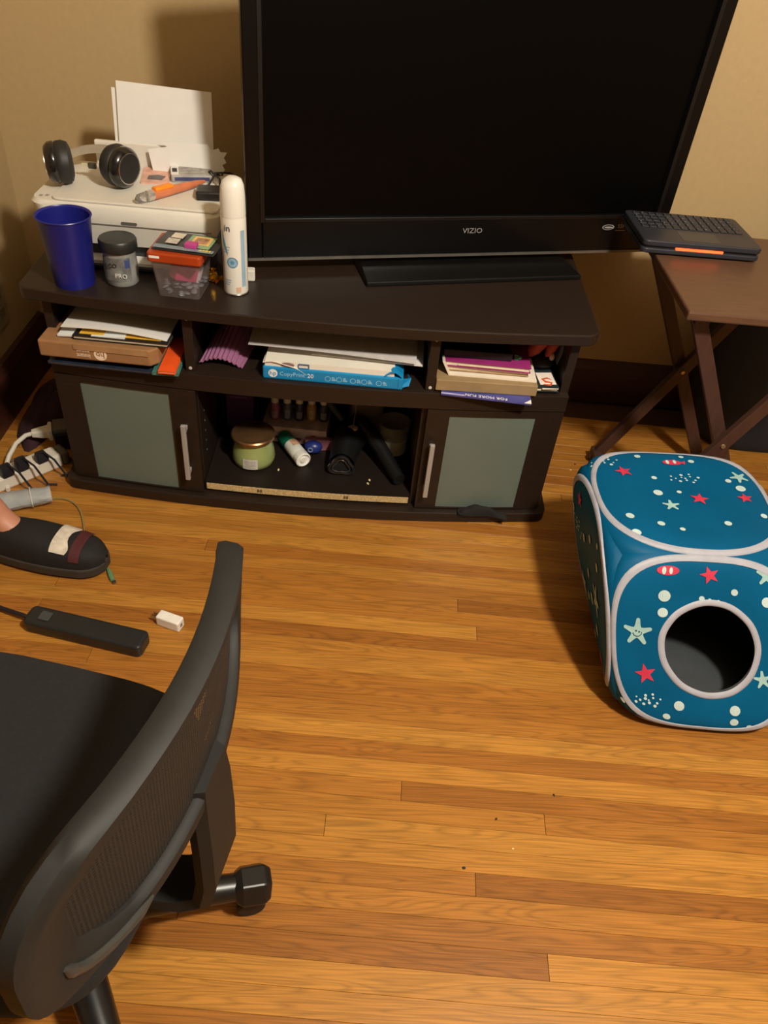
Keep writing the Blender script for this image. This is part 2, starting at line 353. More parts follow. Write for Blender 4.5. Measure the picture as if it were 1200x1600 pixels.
# paper standing in the rear feed
def sheet(name, label, pts, y0, lean, mt, cat='paper', group=None, th=.0006, z0=0, bend=0):
    o = MB(); o.prism([(x, z) for x, z in pts], 0, th, FRONT @ R(0, 'X'))
    ob = o.build(name, mt, None); ob.location = y0; ob.rotation_euler = lean; return tag(ob, label, cat, group)
PZ = .745
sheet('paper_sheet', 'large blank white sheet standing in the printer feed', [(-.112, 0), (.110, -.002), (.110, .128), (-.106, .134)], (-.495, 1.942, PZ), (-.10, 0, 0), WHITE, th=.0008)
sheet('paper_sheet', 'white sheet peeking out behind the standing printer paper', [(-.115, -.01), (.08, -.01), (.08, .105), (-.112, .118)], (-.503, 1.949, PZ), (-.10, 0, 0), WHITE)
sheet('torn_paper', 'torn white paper with ragged right edge in front of printer feed', [(-.09, -.055), (.035, -.058), (.052, -.052), (.055, -.040), (.070, -.046), (.080, -.034), (.074, -.024), (.084, -.018), (.078, -.008), (.086, .004), (.070, .004), (.066, .012), (.05, .006), (.04, .018), (-.07, .014), (-.055, .005), (-.10, -.004)], (-.436, 1.925, PZ + .004), (-.16, 0, 0), WHITE)

# headphones
hp = thing('headphones', 'black wireless headphones with silver rings lying on the printer', 'headphones', (-.633, 1.790, .6975))
PADM = mat('headphone_pad', (30, 30, 31), .55, var=.1); SHELL = mat('headphone_shell', (22, 22, 23), .18, coat=.3); RING = mat('headphone_ring', (200, 195, 188), .25, metal=.9)
for cx, cy, ax, tl in ((-.066, -.008, math.radians(197), .25), (.070, .002, math.radians(-28), .12)):
    # cup axis points outwards (away from the head)
    c = bpy.data.objects.new('ear_cup', None); COL.objects.link(c); c.parent = hp
    M = T(cx, cy, .046) @ R(ax, 'Z') @ R(PI / 2 + tl * .2, 'Y')
    MB().lathe([(.0, -.024), (.018, -.026), (.030, -.030), (.040, -.026), (.0445, -.014), (.043, -.002), (.041, 0)], 36, M, cap=False).build('ear_pad', PADM, c, smooth=True)
    MB().lathe([(.041, 0), (.0435, .004), (.0425, .014), (.036, .022), (.033, .0235)], 36, M, cap=False).build('shell', SHELL, c, smooth=True)
    MB().lathe([(.033, .0232), (.0335, .0248), (.0315, .0252), (.031, .0236)], 36, M, cap=False).build('ring', RING, c, smooth=True)
    MB().lathe([(.0315, .0235), (.012, .0225), (0, .0222)], 36, M, cap=False).build('cap_disc', PADM, c, smooth=True)
pts = []
for i in range(25):
    t = PI * i / 24; pts.append((-.078 * math.cos(t) * (1 + .05 * math.sin(t)), .0 + .118 * math.sin(t) ** .8, .034 + .010 * math.sin(t)))
MB().tube(pts, 1, cs=[(.0025, -.009), (.0025, .009), (-.0025, .009), (-.0025, -.009)]).build('headband', mat('headband_grey', (158, 146, 126), .5, alpha=1), hp, smooth=True)
tagm = MB().box(-.028, -.012, .03, .034, .028, .036).build('size_tag', mat('tag_cream', (205, 195, 165), .6), hp)
MB().box(-.013, .004, .028, .036, .026, .038).build('tag_chip', mat('tag_dark', (70, 66, 54), .5), hp)

# orange pen / cutter
pn = thing('craft_knife', 'orange plastic craft knife with silver collar lying on printer lid', 'knife', (-.492, 1.716, .6985), math.radians(52))
CLEAR = mat('clear_plastic', (235, 235, 235), .08, trans=.92, var=.01)
MB().lathe([(.004, -.028), (.009, -.022), (.0105, -.006), (.0105, 0)], 20, T(0, 0, .011) @ R(PI / 2, 'Y')).build('clear_cap', CLEAR, pn, smooth=True)
MB().lathe([(.011, 0), (.0115, .002), (.0115, .014), (.011, .016)], 20, T(0, 0, .0115) @ R(PI / 2, 'Y')).build('collar', mat('collar_silver', (205, 202, 196), .25, metal=.7), pn, smooth=True)
MB().lathe([(.011, .016), (.0105, .05), (.0095, .09), (.007, .14), (.003, .165)], 18, T(0, 0, .011) @ R(PI / 2, 'Y')).build('handle', mat('handle_salmon', (214, 128, 88), .35, trans=.2), pn, smooth=True)
MB().box(.020, .070, -.009, .009, .017, .0265).build('grip', mat('grip_orange', (240, 140, 30), .4), pn, bevel=.004)
# card pack, pink card, black adapter
cp = thing('card_case', 'clear case with a blue printed stripe lying on the printer', 'case', (-.433, 1.905, .6975), math.radians(14))
b = MB(); b.box(-.048, .048, -.042, .042, 0, .016); b.build('case_shell', mat('case_grey', (176, 172, 168), .25, trans=.15, var=.25, scale=40), cp, bevel=.003)
MB().box(-.040, .040, -.0425, -.0418, .004, .012).build('blue_stripe', mat('case_blue', (62, 66, 108), .4, var=.3, scale=90), cp)
MB().box(-.047, -.030, -.038, .038, .0162, .0172).build('end_label', WHITE, cp)
MB().box(-.044, -.033, -.020, .006, .0173, .0178).build('label_print', BLACKM, cp)
MB().box(-.026, .044, -.03, .034, .0162, .0170).build('card_print', mat('card_print', (150, 146, 140), .4, var=.45, scale=60), cp)
pk = MB().prism(rrect(-.032, .032, -.055, .055, .003), 0, .003).build('pink_card', mat('card_pink', (216, 168, 150), .5, var=.2, scale=50), None); pk.location = (-.512, 1.885, .6975); pk.rotation_euler = (0, 0, .16)
tag(pk, 'flat pink card lying beside the headphones on printer', 'card')
g_ = MB().prism([(-.018, -.03), (.014, -.034), (.022, -.01), (.004, -.002), (-.016, -.008)], .0032, .0045).build('card_motif', mat('card_motif', (96, 90, 92), .5), pk)
ad = thing('power_adapter', 'small black adapter box on the printer beside the television', 'adapter', (-.365, 1.775, .6975), .12)
MB().box(-.030, .034, -.022, .030, 0, .020).build('case', BLACKP, ad, bevel=.004)
MB().tube([(.02, .03, .01), (.018, .07, .02), (-.005, .11, .024), (-.015, .14, .01), (.02, .16, .0)], .0025, 6).build('cord', BLACKM, ad, smooth=True)
MB().tube([(-.01, .03, .01), (.01, .08, .03), (.04, .10, .025), (.05, .13, .01)], .0022, 6).build('cord', BLACKM, ad, smooth=True)

# ------------------------------------------------------------------ things on the console
cu = thing('plastic_cup', 'tall dark blue plastic cup in front of the printer', 'cup', (-.638, 1.602, .55))
b = MB(); b.lathe([(0, .004), (.040, .004), (.052, .146), (.0555, .149), (.0565, .147), (.0545, .143), (.0415, .0), (0, 0)], 40, cap=False); b.build('cup_wall', mat('cup_blue', (26, 30, 118), .35, var=.05), cu, smooth=True)
MB().tube([(.0557 * math.cos(t), .0557 * math.sin(t), .1475) for t in [2 * PI * i / 40 for i in range(40)]], .0018, 6, True).build('rim', mat('cup_blue'), cu, smooth=True)
jr = thing('gel_jar', 'clear jar of grey gel with a black screw lid', 'jar', (-.541, 1.628, .55))
MB().lathe([(0, 0), (.033, 0), (.036, .004), (.037, .03), (.0345, .07), (.034, .078), (0, .078)], 36).build('jar_body', mat('jar_gel', (140, 142, 140), .15, var=.3, scale=25, coat=.5), jr, smooth=True)
MB().lathe([(.0395, .076), (.0405, .079), (.0405, .095), (.038, .099), (0, .0995)], 36, cap=False).build('lid', mat('jar_lid', (34, 36, 36), .42), jr, smooth=True)
def wrap(rad, a0, a1, z0, z1, M, n=14):   # label wrapped on a cylinder
    return MB().grid(lambda u, v: (rad * math.cos(a0 + (a1 - a0) * u), rad * math.sin(a0 + (a1 - a0) * u), z0 + (z1 - z0) * v), n, 2, M=M)
wrap(.0372, -2.5, -.7, .014, .066, None).build('label', mat('jar_label', (112, 114, 113), .35, var=.5, scale=45), jr, smooth=True)
wrap(.0378, -1.05, -.75, .044, .062, None).build('blue_seal', mat('seal_blue', (60, 76, 130), .4), jr)
text('PRO', .014, mat('label_white', (225, 225, 222), .5), jr, T(.010, -.0383, .028) @ FRONT)
text('ECO', .013, mat('label_black', (20, 20, 20), .5), jr, T(-.010, -.0383, .050) @ FRONT)
# tub
tb = thing('storage_tub', 'clear square tub with an orange lid holding grey pebbles', 'tub', (-.402, 1.615, .55), math.radians(-4))
CLR = mat('tub_clear', (150, 138, 136), .12, alpha=.2, var=.02)
def loft(b, secs):
    n = len(secs[0]); b.add([p for s_ in secs for p in s_], [(r_ * n + i, r_ * n + (i + 1) % n, (r_ + 1) * n + (i + 1) % n, (r_ + 1) * n + i) for r_ in range(len(secs) - 1) for i in range(n)])
b = MB(); loft(b, [[(x, y, z) for x, y in rrect(-r_, r_, -r_, r_, .008)] for r_, z in ((.045, 0), (.054, .088))]); b.flat(rrect(-.045, .045, -.045, .045, .008), 0)
b.build('tub_wall', CLR, tb, smooth=True, solid=.0015)
b = MB(); b.prism(rrect(-.058, .058, -.058, .058, .008), .080, .100); b.build('lid', mat('tub_lid', (176, 66, 24), .35, trans=.15), tb, bevel=.003)
MB().box(-.052, -.030, -.0585, -.0579, .0895, .0945).build('lid_mark', mat('label_white'), tb)
rr = random.Random(5); PEB = mat('pebble_grey', (108, 112, 122), .5, var=.3, scale=20)
pebs = MB()
for i in range(46):
    M = T(rr.uniform(-.038, .038), rr.uniform(-.040, .038), .006 + rr.uniform(0, .016)) @ R(rr.uniform(0, 6), 'Z') @ R(rr.uniform(-.5, .5), 'X') @ Matrix.Diagonal((.0085, .0065, .0035, 1))
    pebs.lathe([(0, -1), (.75, -.6), (1, 0), (.75, .6), (0, 1)], 8, M, cap=False)
pb = pebs.build('pebbles', PEB, None, smooth=True); pb.location = tb.location; pb.rotation_euler = tb.rotation_euler; tag(pb, 'grey flat pebbles heaped in the bottom of the orange lidded tub', 'pebbles', kind='stuff')
er = thing('pink_block', 'pink and magenta wrapped block leaning inside the clear tub', 'block', (-.400, 1.612, .578), math.radians(40))
b = MB(); b.box(-.03, .022, -.016, .016, -.004, .034, R(.35, 'Y')); b.build('block_wrapper', mat('block_pink', (196, 52, 110), .4, var=.1), er, bevel=.002)
MB().box(.0222, .032, -.016, .016, -.004, .034, R(.35, 'Y')).build('white_end', mat('block_end', (196, 190, 196), .5), er, bevel=.002)
MB().box(-.03, .0, -.0165, .0165, .030, .0348, R(.35, 'Y')).build('pale_band', mat('block_pale', (206, 120, 156), .4), er)
bk = thing('booklet', 'dark printed booklet lying on the orange tub lid', 'booklet', (-.384, 1.622, .6502), math.radians(-6))
MB().grid(lambda u, v: (-.066 + .132 * u, -.052 + .104 * v, .001 + .004 * math.sin(PI * v) * (1 - u) + .003 * (1 - v) ** 3), 10, 10).build('cover', mat('booklet_cover', (44, 46, 46), .4, var=.1), bk, smooth=True, solid=.0025, soff=1)
def bz(x, y): u = (x + .066) / .132; v = (y + .052) / .104; return .001 + .004 * math.sin(PI * v) * (1 - u) + .003 * (1 - v) ** 3 + .0028
def patch(x0, x1, y0, y1, dz=0): return MB().grid(lambda u, v: (x0 + (x1 - x0) * u, y0 + (y1 - y0) * v, bz(x0 + (x1 - x0) * u, y0 + (y1 - y0) * v) + dz), 4, 4)
patch(-.005, .050, -.030, .040).build('picture', mat('pic_green', (126, 158, 120), .5, var=.15), bk)
patch(.004, .044, -.012, .034, .0004).build('picture_frame', mat('pic_orange', (222, 176, 104), .5, var=.2), bk)
patch(.010, .038, -.006, .026, .0008).build('picture_inner', mat('pic_mix', (160, 120, 92), .5, var=.5, scale=90), bk)
patch(-.044, -.018, .008, .040).build('stamp', mat('stamp_white', (205, 196, 178), .5, var=.15, scale=90), bk)
patch(-.046, -.020, -.024, .004).build('stamp', mat('stamp_grey', (186, 178, 168), .5, var=.25, scale=120), bk)
patch(-.064, .064, -.051, -.034).build('lower_band', mat('band_bluegrey', (120, 134, 144), .45, var=.2), bk)
text('A084', .012, mat('yellow_ink', (226, 196, 60), .5), bk, T(.045, -.041, .0068))
em = MB().box(-.013, .013, -.010, .010, 0, .010).build('eraser', mat('eraser_magenta', (176, 62, 132), .5), None, bevel=.002); em.location = (-.374, 1.592, .6562); em.rotation_euler = (0, 0, -.1)
tag(em, 'small magenta eraser sitting on the dark booklet', 'eraser')
# gold sweet
gd = thing('foil_sweet', 'crumpled gold foil sweet on console between tub and can', 'sweet', (-.345, 1.663, .55))
rg = random.Random(2); b = MB()
pr_ = [(0.001, 0), (.010, .004), (.013, .012), (.010, .020), (.004, .025), (.007, .032), (.001, .031)]
b.lathe(pr_, 12); b.v = [(x * rg.uniform(.8, 1.2), y * rg.uniform(.8, 1.2), z * rg.uniform(.92, 1.08)) for x, y, z in b.v]
b.build('foil_wrap', mat('gold_foil', (214, 160, 48), .2, metal=1, var=.3), gd)
b = MB()
for t in (0, 1, 2, 3, 4): b.add([(0, 0, .006), (.022 * math.cos(t * 1.26), .022 * math.sin(t * 1.26), .004), (.020 * math.cos(t * 1.26 + .6), .020 * math.sin(t * 1.26 + .6), .012)], [(0, 1, 2)])
b.build('foil_frill', mat('gold_foil'), gd, solid=.0005)
# air freshener
cn = thing('spray_can', 'tall white air freshener spray can beside the television', 'spray can', (-.289, 1.627, .55))
CW = mat('can_white', (226, 224, 216), .3, var=.02)
MB().lathe([(0, 0), (.024, 0), (.0262, .002), (.0268, .006), (.0268, .165), (.0262, .170)], 36).build('can_body', CW, cn, smooth=True)
MB().tube([(.0264 * math.cos(t), .0264 * math.sin(t), .002) for t in [2 * PI * i / 36 for i in range(36)]], .0015, 6, True).build('base_ring', mat('can_steel', (150, 148, 142), .3, metal=.9), cn, smooth=True)
b = MB(); b.lathe([(.0265, .170), (.0268, .174), (.0262, .21), (.0245, .232), (.020, .243), (.012, .247), (0, .2475)], 36, cap=False)
b.v = [(x, y, z - max(0, -(x * .8 + y * .5)) * .35 * max(0, (z - .20) / .047)) for x, y, z in b.v]; b.build('spray_cap', CW, cn, smooth=True)
MB().box(-.008, .004, -.024, -.012, .222, .229, R(-.6, 'Z')).build('nozzle', CW, cn, bevel=.002)
BL1 = mat('can_blue', (86, 146, 178), .4, var=.15); BL2 = mat('can_pale_blue', (150, 178, 200), .4, var=.1)
def canp(rad, pts, M=None):   # flat outline (angle, z) wrapped on the can
    return MB().add([(rad * math.cos(a), rad * math.sin(a), z) for a, z in pts], [tuple(range(len(pts)))])
A0 = -PI / 2 - .17
wrap(.0271, A0 + .85, A0 + 1.25, .02, .145, None).build('side_stripe', BL2, cn)
b = MB()
for k in range(10):
    a = A0 - .75 + .05 * k; b.grid(lambda u, v: (.0271 * math.cos(a + .05 * u), .0271 * math.sin(a + .05 * u), .118 - .0028 * (k + u) + (.028 - .0020 * (k + u)) * v), 1, 1)
b.build('swoosh', BL1, cn)
def ring(rad, za, r0, r1, name, m):
    MB().grid(lambda u, v: (rad * math.cos(A0 + .12 + (r0 + (r1 - r0) * v) / .027 * math.cos(2 * PI * u)), rad * math.sin(A0 + .12 + (r0 + (r1 - r0) * v) / .027 * math.cos(2 * PI * u)), za + (r0 + (r1 - r0) * v) * math.sin(2 * PI * u)), 28, 1, cu=True).build(name, m, cn)
ring(.0272, .076, .0095, .0120, 'seal_ring', BL1); ring(.0272, .076, .0, .0092, 'seal_field', BL2); ring(.0274, .076, .0, .0045, 'seal_dot', BL1)
b = MB()
for k, zz in enumerate((.108, .102, .096, .034, .029, .024)): b.grid(lambda u, v: (.0271 * math.cos(A0 - .62 + (.6 - .08 * (k % 3)) * u), .0271 * math.sin(A0 - .62 + (.6 - .08 * (k % 3)) * u), zz + .0022 * v), 5, 1)
b.build('small_print', BL2, cn)
wrap(.0272, A0 + .35, A0 + .75, .008, .02, None).build('peach_mark', mat('peach', (206, 168, 140), .5), cn)
text('in', .020, mat('can_dark', (54, 78, 92), .4), cn, R(A0 + PI / 2 - .18, 'Z') @ T(0, -.0276, .150) @ FRONT)
wp = thing('plug_block', 'small white plug block behind the spray can', 'plug', (-.268, 1.69, .55), .1)
MB().box(-.012, .012, -.010, .012, 0, .026).build('case', mat('plug_white', (215, 212, 202), .45), wp, bevel=.003)
MB().box(-.008, -.004, -.014, -.010, .010, .014).build('prong', mat('prong_steel', (170, 168, 160), .3, metal=.9), wp)

# ------------------------------------------------------------------ left cubby
def slabthing(name, label, cat, x0, x1, y0, y1, z0, z1, m, rz=0, bevel=.001, group=None):
    o = MB().box(-(x1 - x0) / 2, (x1 - x0) / 2, -(y1 - y0) / 2, (y1 - y0) / 2, 0, z1 - z0).build(name, m, None, bevel=bevel)
    o.location = ((x0 + x1) / 2, (y0 + y1) / 2, z0); o.rotation_euler = (0, 0, rz); return tag(o, label, cat, group)
def booky(name, label, x0, x1, y0, y1, z0, z1, cover, rz=0, cat='book', page=None, spine='left'):
    t = thing(name, label, cat, ((x0 + x1) / 2, (y0 + y1) / 2, z0), rz); hx, hy, h = (x1 - x0) / 2, (y1 - y0) / 2, z1 - z0; c_ = min(.002, h * .2)
    MB().box(-hx, hx, -hy, hy, 0, c_).build('cover', cover, t); MB().box(-hx, hx, -hy, hy, h - c_, h).build('cover', cover, t)
    MB().box(-hx + .002, hx - .003, -hy + .003, hy - .003, c_, h - c_).build('pages', page or mat('page_cream', (222, 212, 190), .8, var=.1, scale=120, stretch=(.1, .1, 8)), t)
    MB().box(-hx, -hx + .002, -hy, hy, c_, h - c_).build('spine', cover, t); return t
SH = .383
booky('magazine', 'dark blue glossy magazine under the brown box, bottom of the left stack', -.700, -.452, 1.522, 1.74, SH, SH + .005, mat('mag_navy', (38, 48, 66), .3, var=.3, scale=30), -.05, 'magazine')
booky('exercise_book', 'teal book sticking out from under the brown box', -.468, -.409, 1.507, 1.70, SH + .0052, SH + .012, mat('book_teal', (62, 116, 110), .5), .02)
booky('orange_book', 'bright orange book sticking out at right of the brown box', -.451, -.413, 1.502, 1.66, SH + .0125, SH + .020, mat('book_orange', (236, 88, 34), .45), .0)
BRN = mat('cardboard_brown', (148, 108, 70), .75, var=.08, scale=40)
bx = thing('cardboard_box', 'flat brown cardboard box with upside down white print in the left cubby', 'box', (-.583, 1.625, SH + .0205), math.radians(-2.5))
b = MB(); b.prism([(-.130, -.106), (.118, -.106), (.134, -.088), (.134, .106), (-.130, .106)], 0, .040); b.build('carton', BRN, bx, bevel=.004)
MB().prism([(-.05, -.1065), (.115, -.1065), (.115, -.108), (-.05, -.108)], .026, .0395).build('flap', mat('cardboard_light', (162, 124, 84), .75), bx)
PRT = mat('print_cream', (226, 208, 186), .6)
b = MB(); b.flat(disc(0, 0, .0145, .0145, 24), 0, T(.008, -.1064, .018) @ FRONT); b.build('emblem', PRT, bx)
text('hp', .020, BRN, bx, T(.008, -.1067, .018) @ FRONT @ R(PI, 'Z'))
text('Instant', .014, PRT, bx, T(-.030, -.1064, .012) @ FRONT @ R(PI, 'Z'), sx=.8); text('paper', .014, PRT, bx, T(-.030, -.1064, .024) @ FRONT @ R(PI, 'Z'), sx=.9)
zt_ = SH + .0615
booky('composition_book', 'black and yellow notebook lying on the brown box', -.640, -.428, 1.535, 1.70, zt_, zt_ + .010, mat('notebook_black', (26, 24, 24), .5), -.03, 'notebook')
ny = MB().box(-.092, .090, -.080, .078, 0, .0012).build('yellow_pad', mat('pad_yellow', (226, 178, 56), .6), None); ny.location = (-.535, 1.625, zt_ + .0102); ny.rotation_euler = (0, 0, -.03); tag(ny, 'yellow paper pad between the black notebook and white sheets', 'pad')
def curvesheet(name, label, cx, cy, z, w, d, rz, f, m, th=.0006, cat='paper', n=12):
    o = MB().grid(lambda u, v: (-w / 2 + w * u, -d / 2 + d * v, f(u, v)), n, n).build(name, m, None, smooth=True, solid=th)
    o.location = (cx, cy, z); o.rotation_euler = (0, 0, rz); return tag(o, label, cat)
ws = curvesheet('paper_stack', 'thin stack of white paper on the left of the brown box', -.600, 1.615, zt_ + .002, .15, .15, -.03, lambda u, v: .004 + .008 * u, mat('paper_cool', (222, 228, 230), .7, var=.02), .004)
ws2 = curvesheet('loose_sheet', 'white printer sheet curling over the yellow pad in the left cubby', -.548, 1.640, zt_ + .013, .235, .19, -.035, lambda u, v: .004 + .012 * (1 - u) * .5 + .006 * math.sin(PI * u) - .004 * u * u, WHITE, .0015)
# ------------------------------------------------------------------ middle cubby
cl = MB().grid(lambda u, v: (-.045 + .10 * u + .02 * v, -.055 + .15 * v, .003 + (.060 * math.sin(PI * min(1, u * .9 + .1)) * (.35 + .65 * v)) + .0022 * math.sin(u * 60)), 60, 10).build('striped_cloth', None or mat('cloth_mauve', (150, 96, 132), .85, var=.1), None, smooth=True, solid=.002)
cl.location = (-.328, 1.625, SH); tag(cl, 'mauve ribbed cloth bunched at left of the middle cubby', 'cloth')
rm = thing('paper_ream', 'bright blue wrapped ream of copy paper in the middle cubby', 'ream', (-.058, 1.635, SH), math.radians(-1))
RB = mat('ream_blue', (22, 132, 190), .3, var=.06, scale=12, bump=.3)
MB().box(-.162, .162, -.100, .110, 0, .032).build('wrapper', RB, rm, bevel=.004)
MB().box(-.157, .140, -.096, .106, .0322, .046).build('paper_block', mat('ream_paper', (226, 222, 210), .8, var=.06, scale=100, stretch=(.1, .1, 8)), rm)
MB().grid(lambda u, v: (-.161 + .10 * u, -.1005 + .05 * v, .0325 + .012 * (1 - abs(2 * u - .5) ** 2) * (1 - v * .3) + .0018 * math.sin(9 * u + 4 * v)), 10, 8).build('wrapper_flap', mat('wrap_white', (214, 206, 200), .45), rm, smooth=True, solid=.0006)
MB().grid(lambda u, v: (.118 + .040 * u, -.1015 + .10 * v, .034 + .012 * math.sin(PI * u) + .002 * math.sin(12 * v)), 8, 8).build('wrapper_tab', RB, rm, smooth=True, solid=.0008)
MB().add([(.150, -.101, .004), (.176, -.094, .010), (.172, -.06, .022), (.150, -.101, .030), (.180, -.085, .026)], [(0, 1, 4, 3), (1, 2, 4)]).build('end_fold', RB, rm, solid=.0008)
WI = mat('ream_white_ink', (238, 240, 242), .4)
b = MB(); b.flat(disc(0, 0, .0105, .0105, 24), 0, T(-.138, -.1006, .0165) @ FRONT); b.build('emblem', WI, rm)
text('hp', .016, RB, rm, T(-.138, -.1009, .0165) @ FRONT @ Matrix.Shear('XZ', 4, (0, 0)))
text('CopyPrint', .014, mat('ream_ink_pale', (150, 200, 226), .4), rm, T(-.094, -.1006, .0165) @ FRONT); text('20', .015, WI, rm, T(-.052, -.1006, .0165) @ FRONT)
b = MB()
for k, xx in enumerate((-.012, .014, .046, .072, .106)):
    Mx = T(xx, -.1006, .014) @ FRONT
    b.grid(lambda u, v: ((.0055 + .0012 * v) * math.cos(2 * PI * u), (.0055 + .0012 * v) * math.sin(2 * PI * u), 0), 16, 1, cu=True, M=Mx)
    for q in range(3): b.flat([(.009, -.004 + .0035 * q), (.009 + .010 - .002 * q, -.004 + .0035 * q), (.019 - .002 * q, -.002 + .0035 * q), (.009, -.002 + .0035 * q)], 0, Mx)
b.build('icon_print', mat('ream_ink_pale'), rm)
b = MB(); b.flat(disc(0, 0, .016, .006), 0, T(-.105, -.0975, .039) @ FRONT); b.build('grey_oval', mat('oval_grey', (128, 104, 104), .5), rm)
b = MB().tube([(-.068 + x, -.098, .039 + z) for x, z in rrect(-.012, .012, -.005, .005, .002)], .0012, 5, True); b.build('blue_mark', mat('mark_blue', (70, 108, 160), .5), rm)
curvesheet('loose_sheet', 'white sheets sliding off the top of the blue ream', .02, 1.66, SH + .047, .26, .17, -.05, lambda u, v: .002 + .010 * (1 - u) * v, WHITE, .003)
curvesheet('printed_sheet', 'wide printed sheet lying over the papers above the ream', -.062, 1.640, SH + .062, .385, .165, -.02, lambda u, v: .010 + .010 * v - .012 * u * (1 - v) + .003 * math.sin(PI * u), mat('paper_grey', (196, 190, 188), .8, var=.08, scale=50), .001)
# ------------------------------------------------------------------ right cubby
mg = thing('puzzle_magazine', 'blue magazine with upside down title poking out below the right stack', 'magazine', (.303, 1.610, SH), math.radians(-4))
MB().grid(lambda u, v: (-.105 + .21 * u, -.092 + .19 * v, .0012 + 0 * u), 10, 10).build('cover', mat('mag_blue', (74, 78, 146), .35, var=.35, scale=20), mg, solid=.004, soff=1)
b = MB(); b.add([(.105, -.0925, .0055), (.105, -.074, .0055), (.088, -.0925, .0055)], [(0, 1, 2)]); b.build('corner_fold', WHITE, mg)
text('FOR MORE FUN', .014, mat('mag_white', (232, 228, 236), .5), mg, T(-.0, -.0845, .0056) @ R(PI, 'Z'))
MB().box(-.105, -.05, -.0915, -.086, .0053, .0057).build('pale_band', mat('mag_pale', (176, 168, 214), .5), mg)
cb = thing('cardboard_pad', 'thick brown cardboard backed pad in the right cubby', 'pad', (.295, 1.640, SH + .006), .03)
MB().box(-.120, .118, -.10, .12, 0, .028).build('backing', mat('pad_tan', (146, 122, 86), .8, var=.12, scale=25), cb, bevel=.002)
booky('small_book', 'cream edged dark book beneath the card at right of right cubby', .365, .466, 1.565, 1.72, SH + .0062, SH + .018, mat('book_darkgreen', (32, 44, 46), .5), .1)
c1 = MB().box(-.020, .020, -.032, .032, 0, .001).build('greeting_card', mat('card_white', (232, 220, 208), .6), None); c1.location = (.447, 1.597, SH + .0185); c1.rotation_euler = (.10, 0, .16); tag(c1, 'white card with red curly drawing at the right cubby edge', 'card')
b = MB().tube([(-.012, -.014, .0015), (.004, -.018, .0015), (.010, -.008, .0015), (-.004, -.004, .0015), (-.010, .006, .0015), (.004, .010, .0015), (.012, .004, .0015)], [.002, .004, .003, .004, .0035, .003, .001], 6); b.v = [(x, y, .0012 + (z - .0015) * .15) for x, y, z in b.v]; b.build('red_drawing', mat('card_red', (200, 82, 48), .5), c1)
curvesheet('folder', 'cream folder curling up on the left in the right stack', .302, 1.645, SH + .035, .225, .17, -.01, lambda u, v: -.002 + .5 * max(0, .07 - u), mat('folder_cream', (226, 216, 200), .7, var=.04), .005)
booky('paperback', 'brown paper covered book under the magenta notebook', .205, .395, 1.572, 1.72, SH + .041, SH + .052, mat('book_tan', (178, 146, 108), .6), -.01)
nb = booky('notebook', 'magenta notebook with cream pages on the right stack', .198, .398, 1.568, 1.715, SH + .0525, SH + .066, mat('book_magenta', (150, 44, 112), .45), -.03, 'notebook')
MB().box(-.07, .085, -.0735, -.0728, .004, .0085).build('ruler_print', mat('ruler_cream', (230, 214, 190), .6), nb)
bb2 = slabthing('black_case', 'flat black case lying on top of the right stack', 'case', .190, .352, 1.588, 1.71, SH + .0665, SH + .086, BLACKM, .0, .003)
MB().box(-.078, .078, -.0605, -.0598, .012, .016).build('seam', mat('seam_black', (40, 40, 42), .4), bb2)
gs = MB()
rq = random.Random(9)
for i in range(7): gs.tube([(rq.uniform(-.01, .01), rq.uniform(-.004, .004), rq.uniform(0, .014)) for _ in range(4)], .0013, 5)
go = gs.build('green_ribbon', mat('ribbon_green', (66, 120, 82), .5), None, smooth=True); go.location = (.366, 1.600, SH + .067); tag(go, 'small tangle of green ribbon beside the black case', 'ribbon')
tf = thing('red_toy', 'red and orange plush toy tucked at the back of right cubby', 'toy', (.440, 1.672, SH + .02))
RD = mat('toy_red', (178, 66, 40), .7, var=.2)
def blob(M, n=12): return MB().lathe([(.001, -1), (.5, -.86), (.86, -.5), (1, 0), (.86, .5), (.5, .86), (.001, 1)], n, M)
blob(T(-.012, 0, .062) @ R(.5, 'Y') @ Matrix.Diagonal((.020, .024, .048, 1))).build('body', RD, tf, smooth=True)
blob(T(.022, -.012, .070) @ R(.35, 'Y') @ Matrix.Diagonal((.013, .016, .045, 1))).build('arm', RD, tf, smooth=True)
blob(T(.020, -.02, .034) @ Matrix.Diagonal((.007, .007, .010, 1))).build('pale_tip', mat('toy_pale', (206, 158, 130), .6), tf, smooth=True)
blob(T(.0, .0, .010) @ Matrix.Diagonal((.035, .03, .016, 1))).build('base', mat('toy_dark', (40, 34, 32), .7), tf, smooth=True)
MB().grid(lambda u, v: (.034 + .006 * math.sin(3 * v), -.03 + .05 * u, .02 + .07 * v), 5, 6).build('plastic_wrap', mat('wrap_film', (190, 190, 195), .2, alpha=.35), tf, solid=.0005)

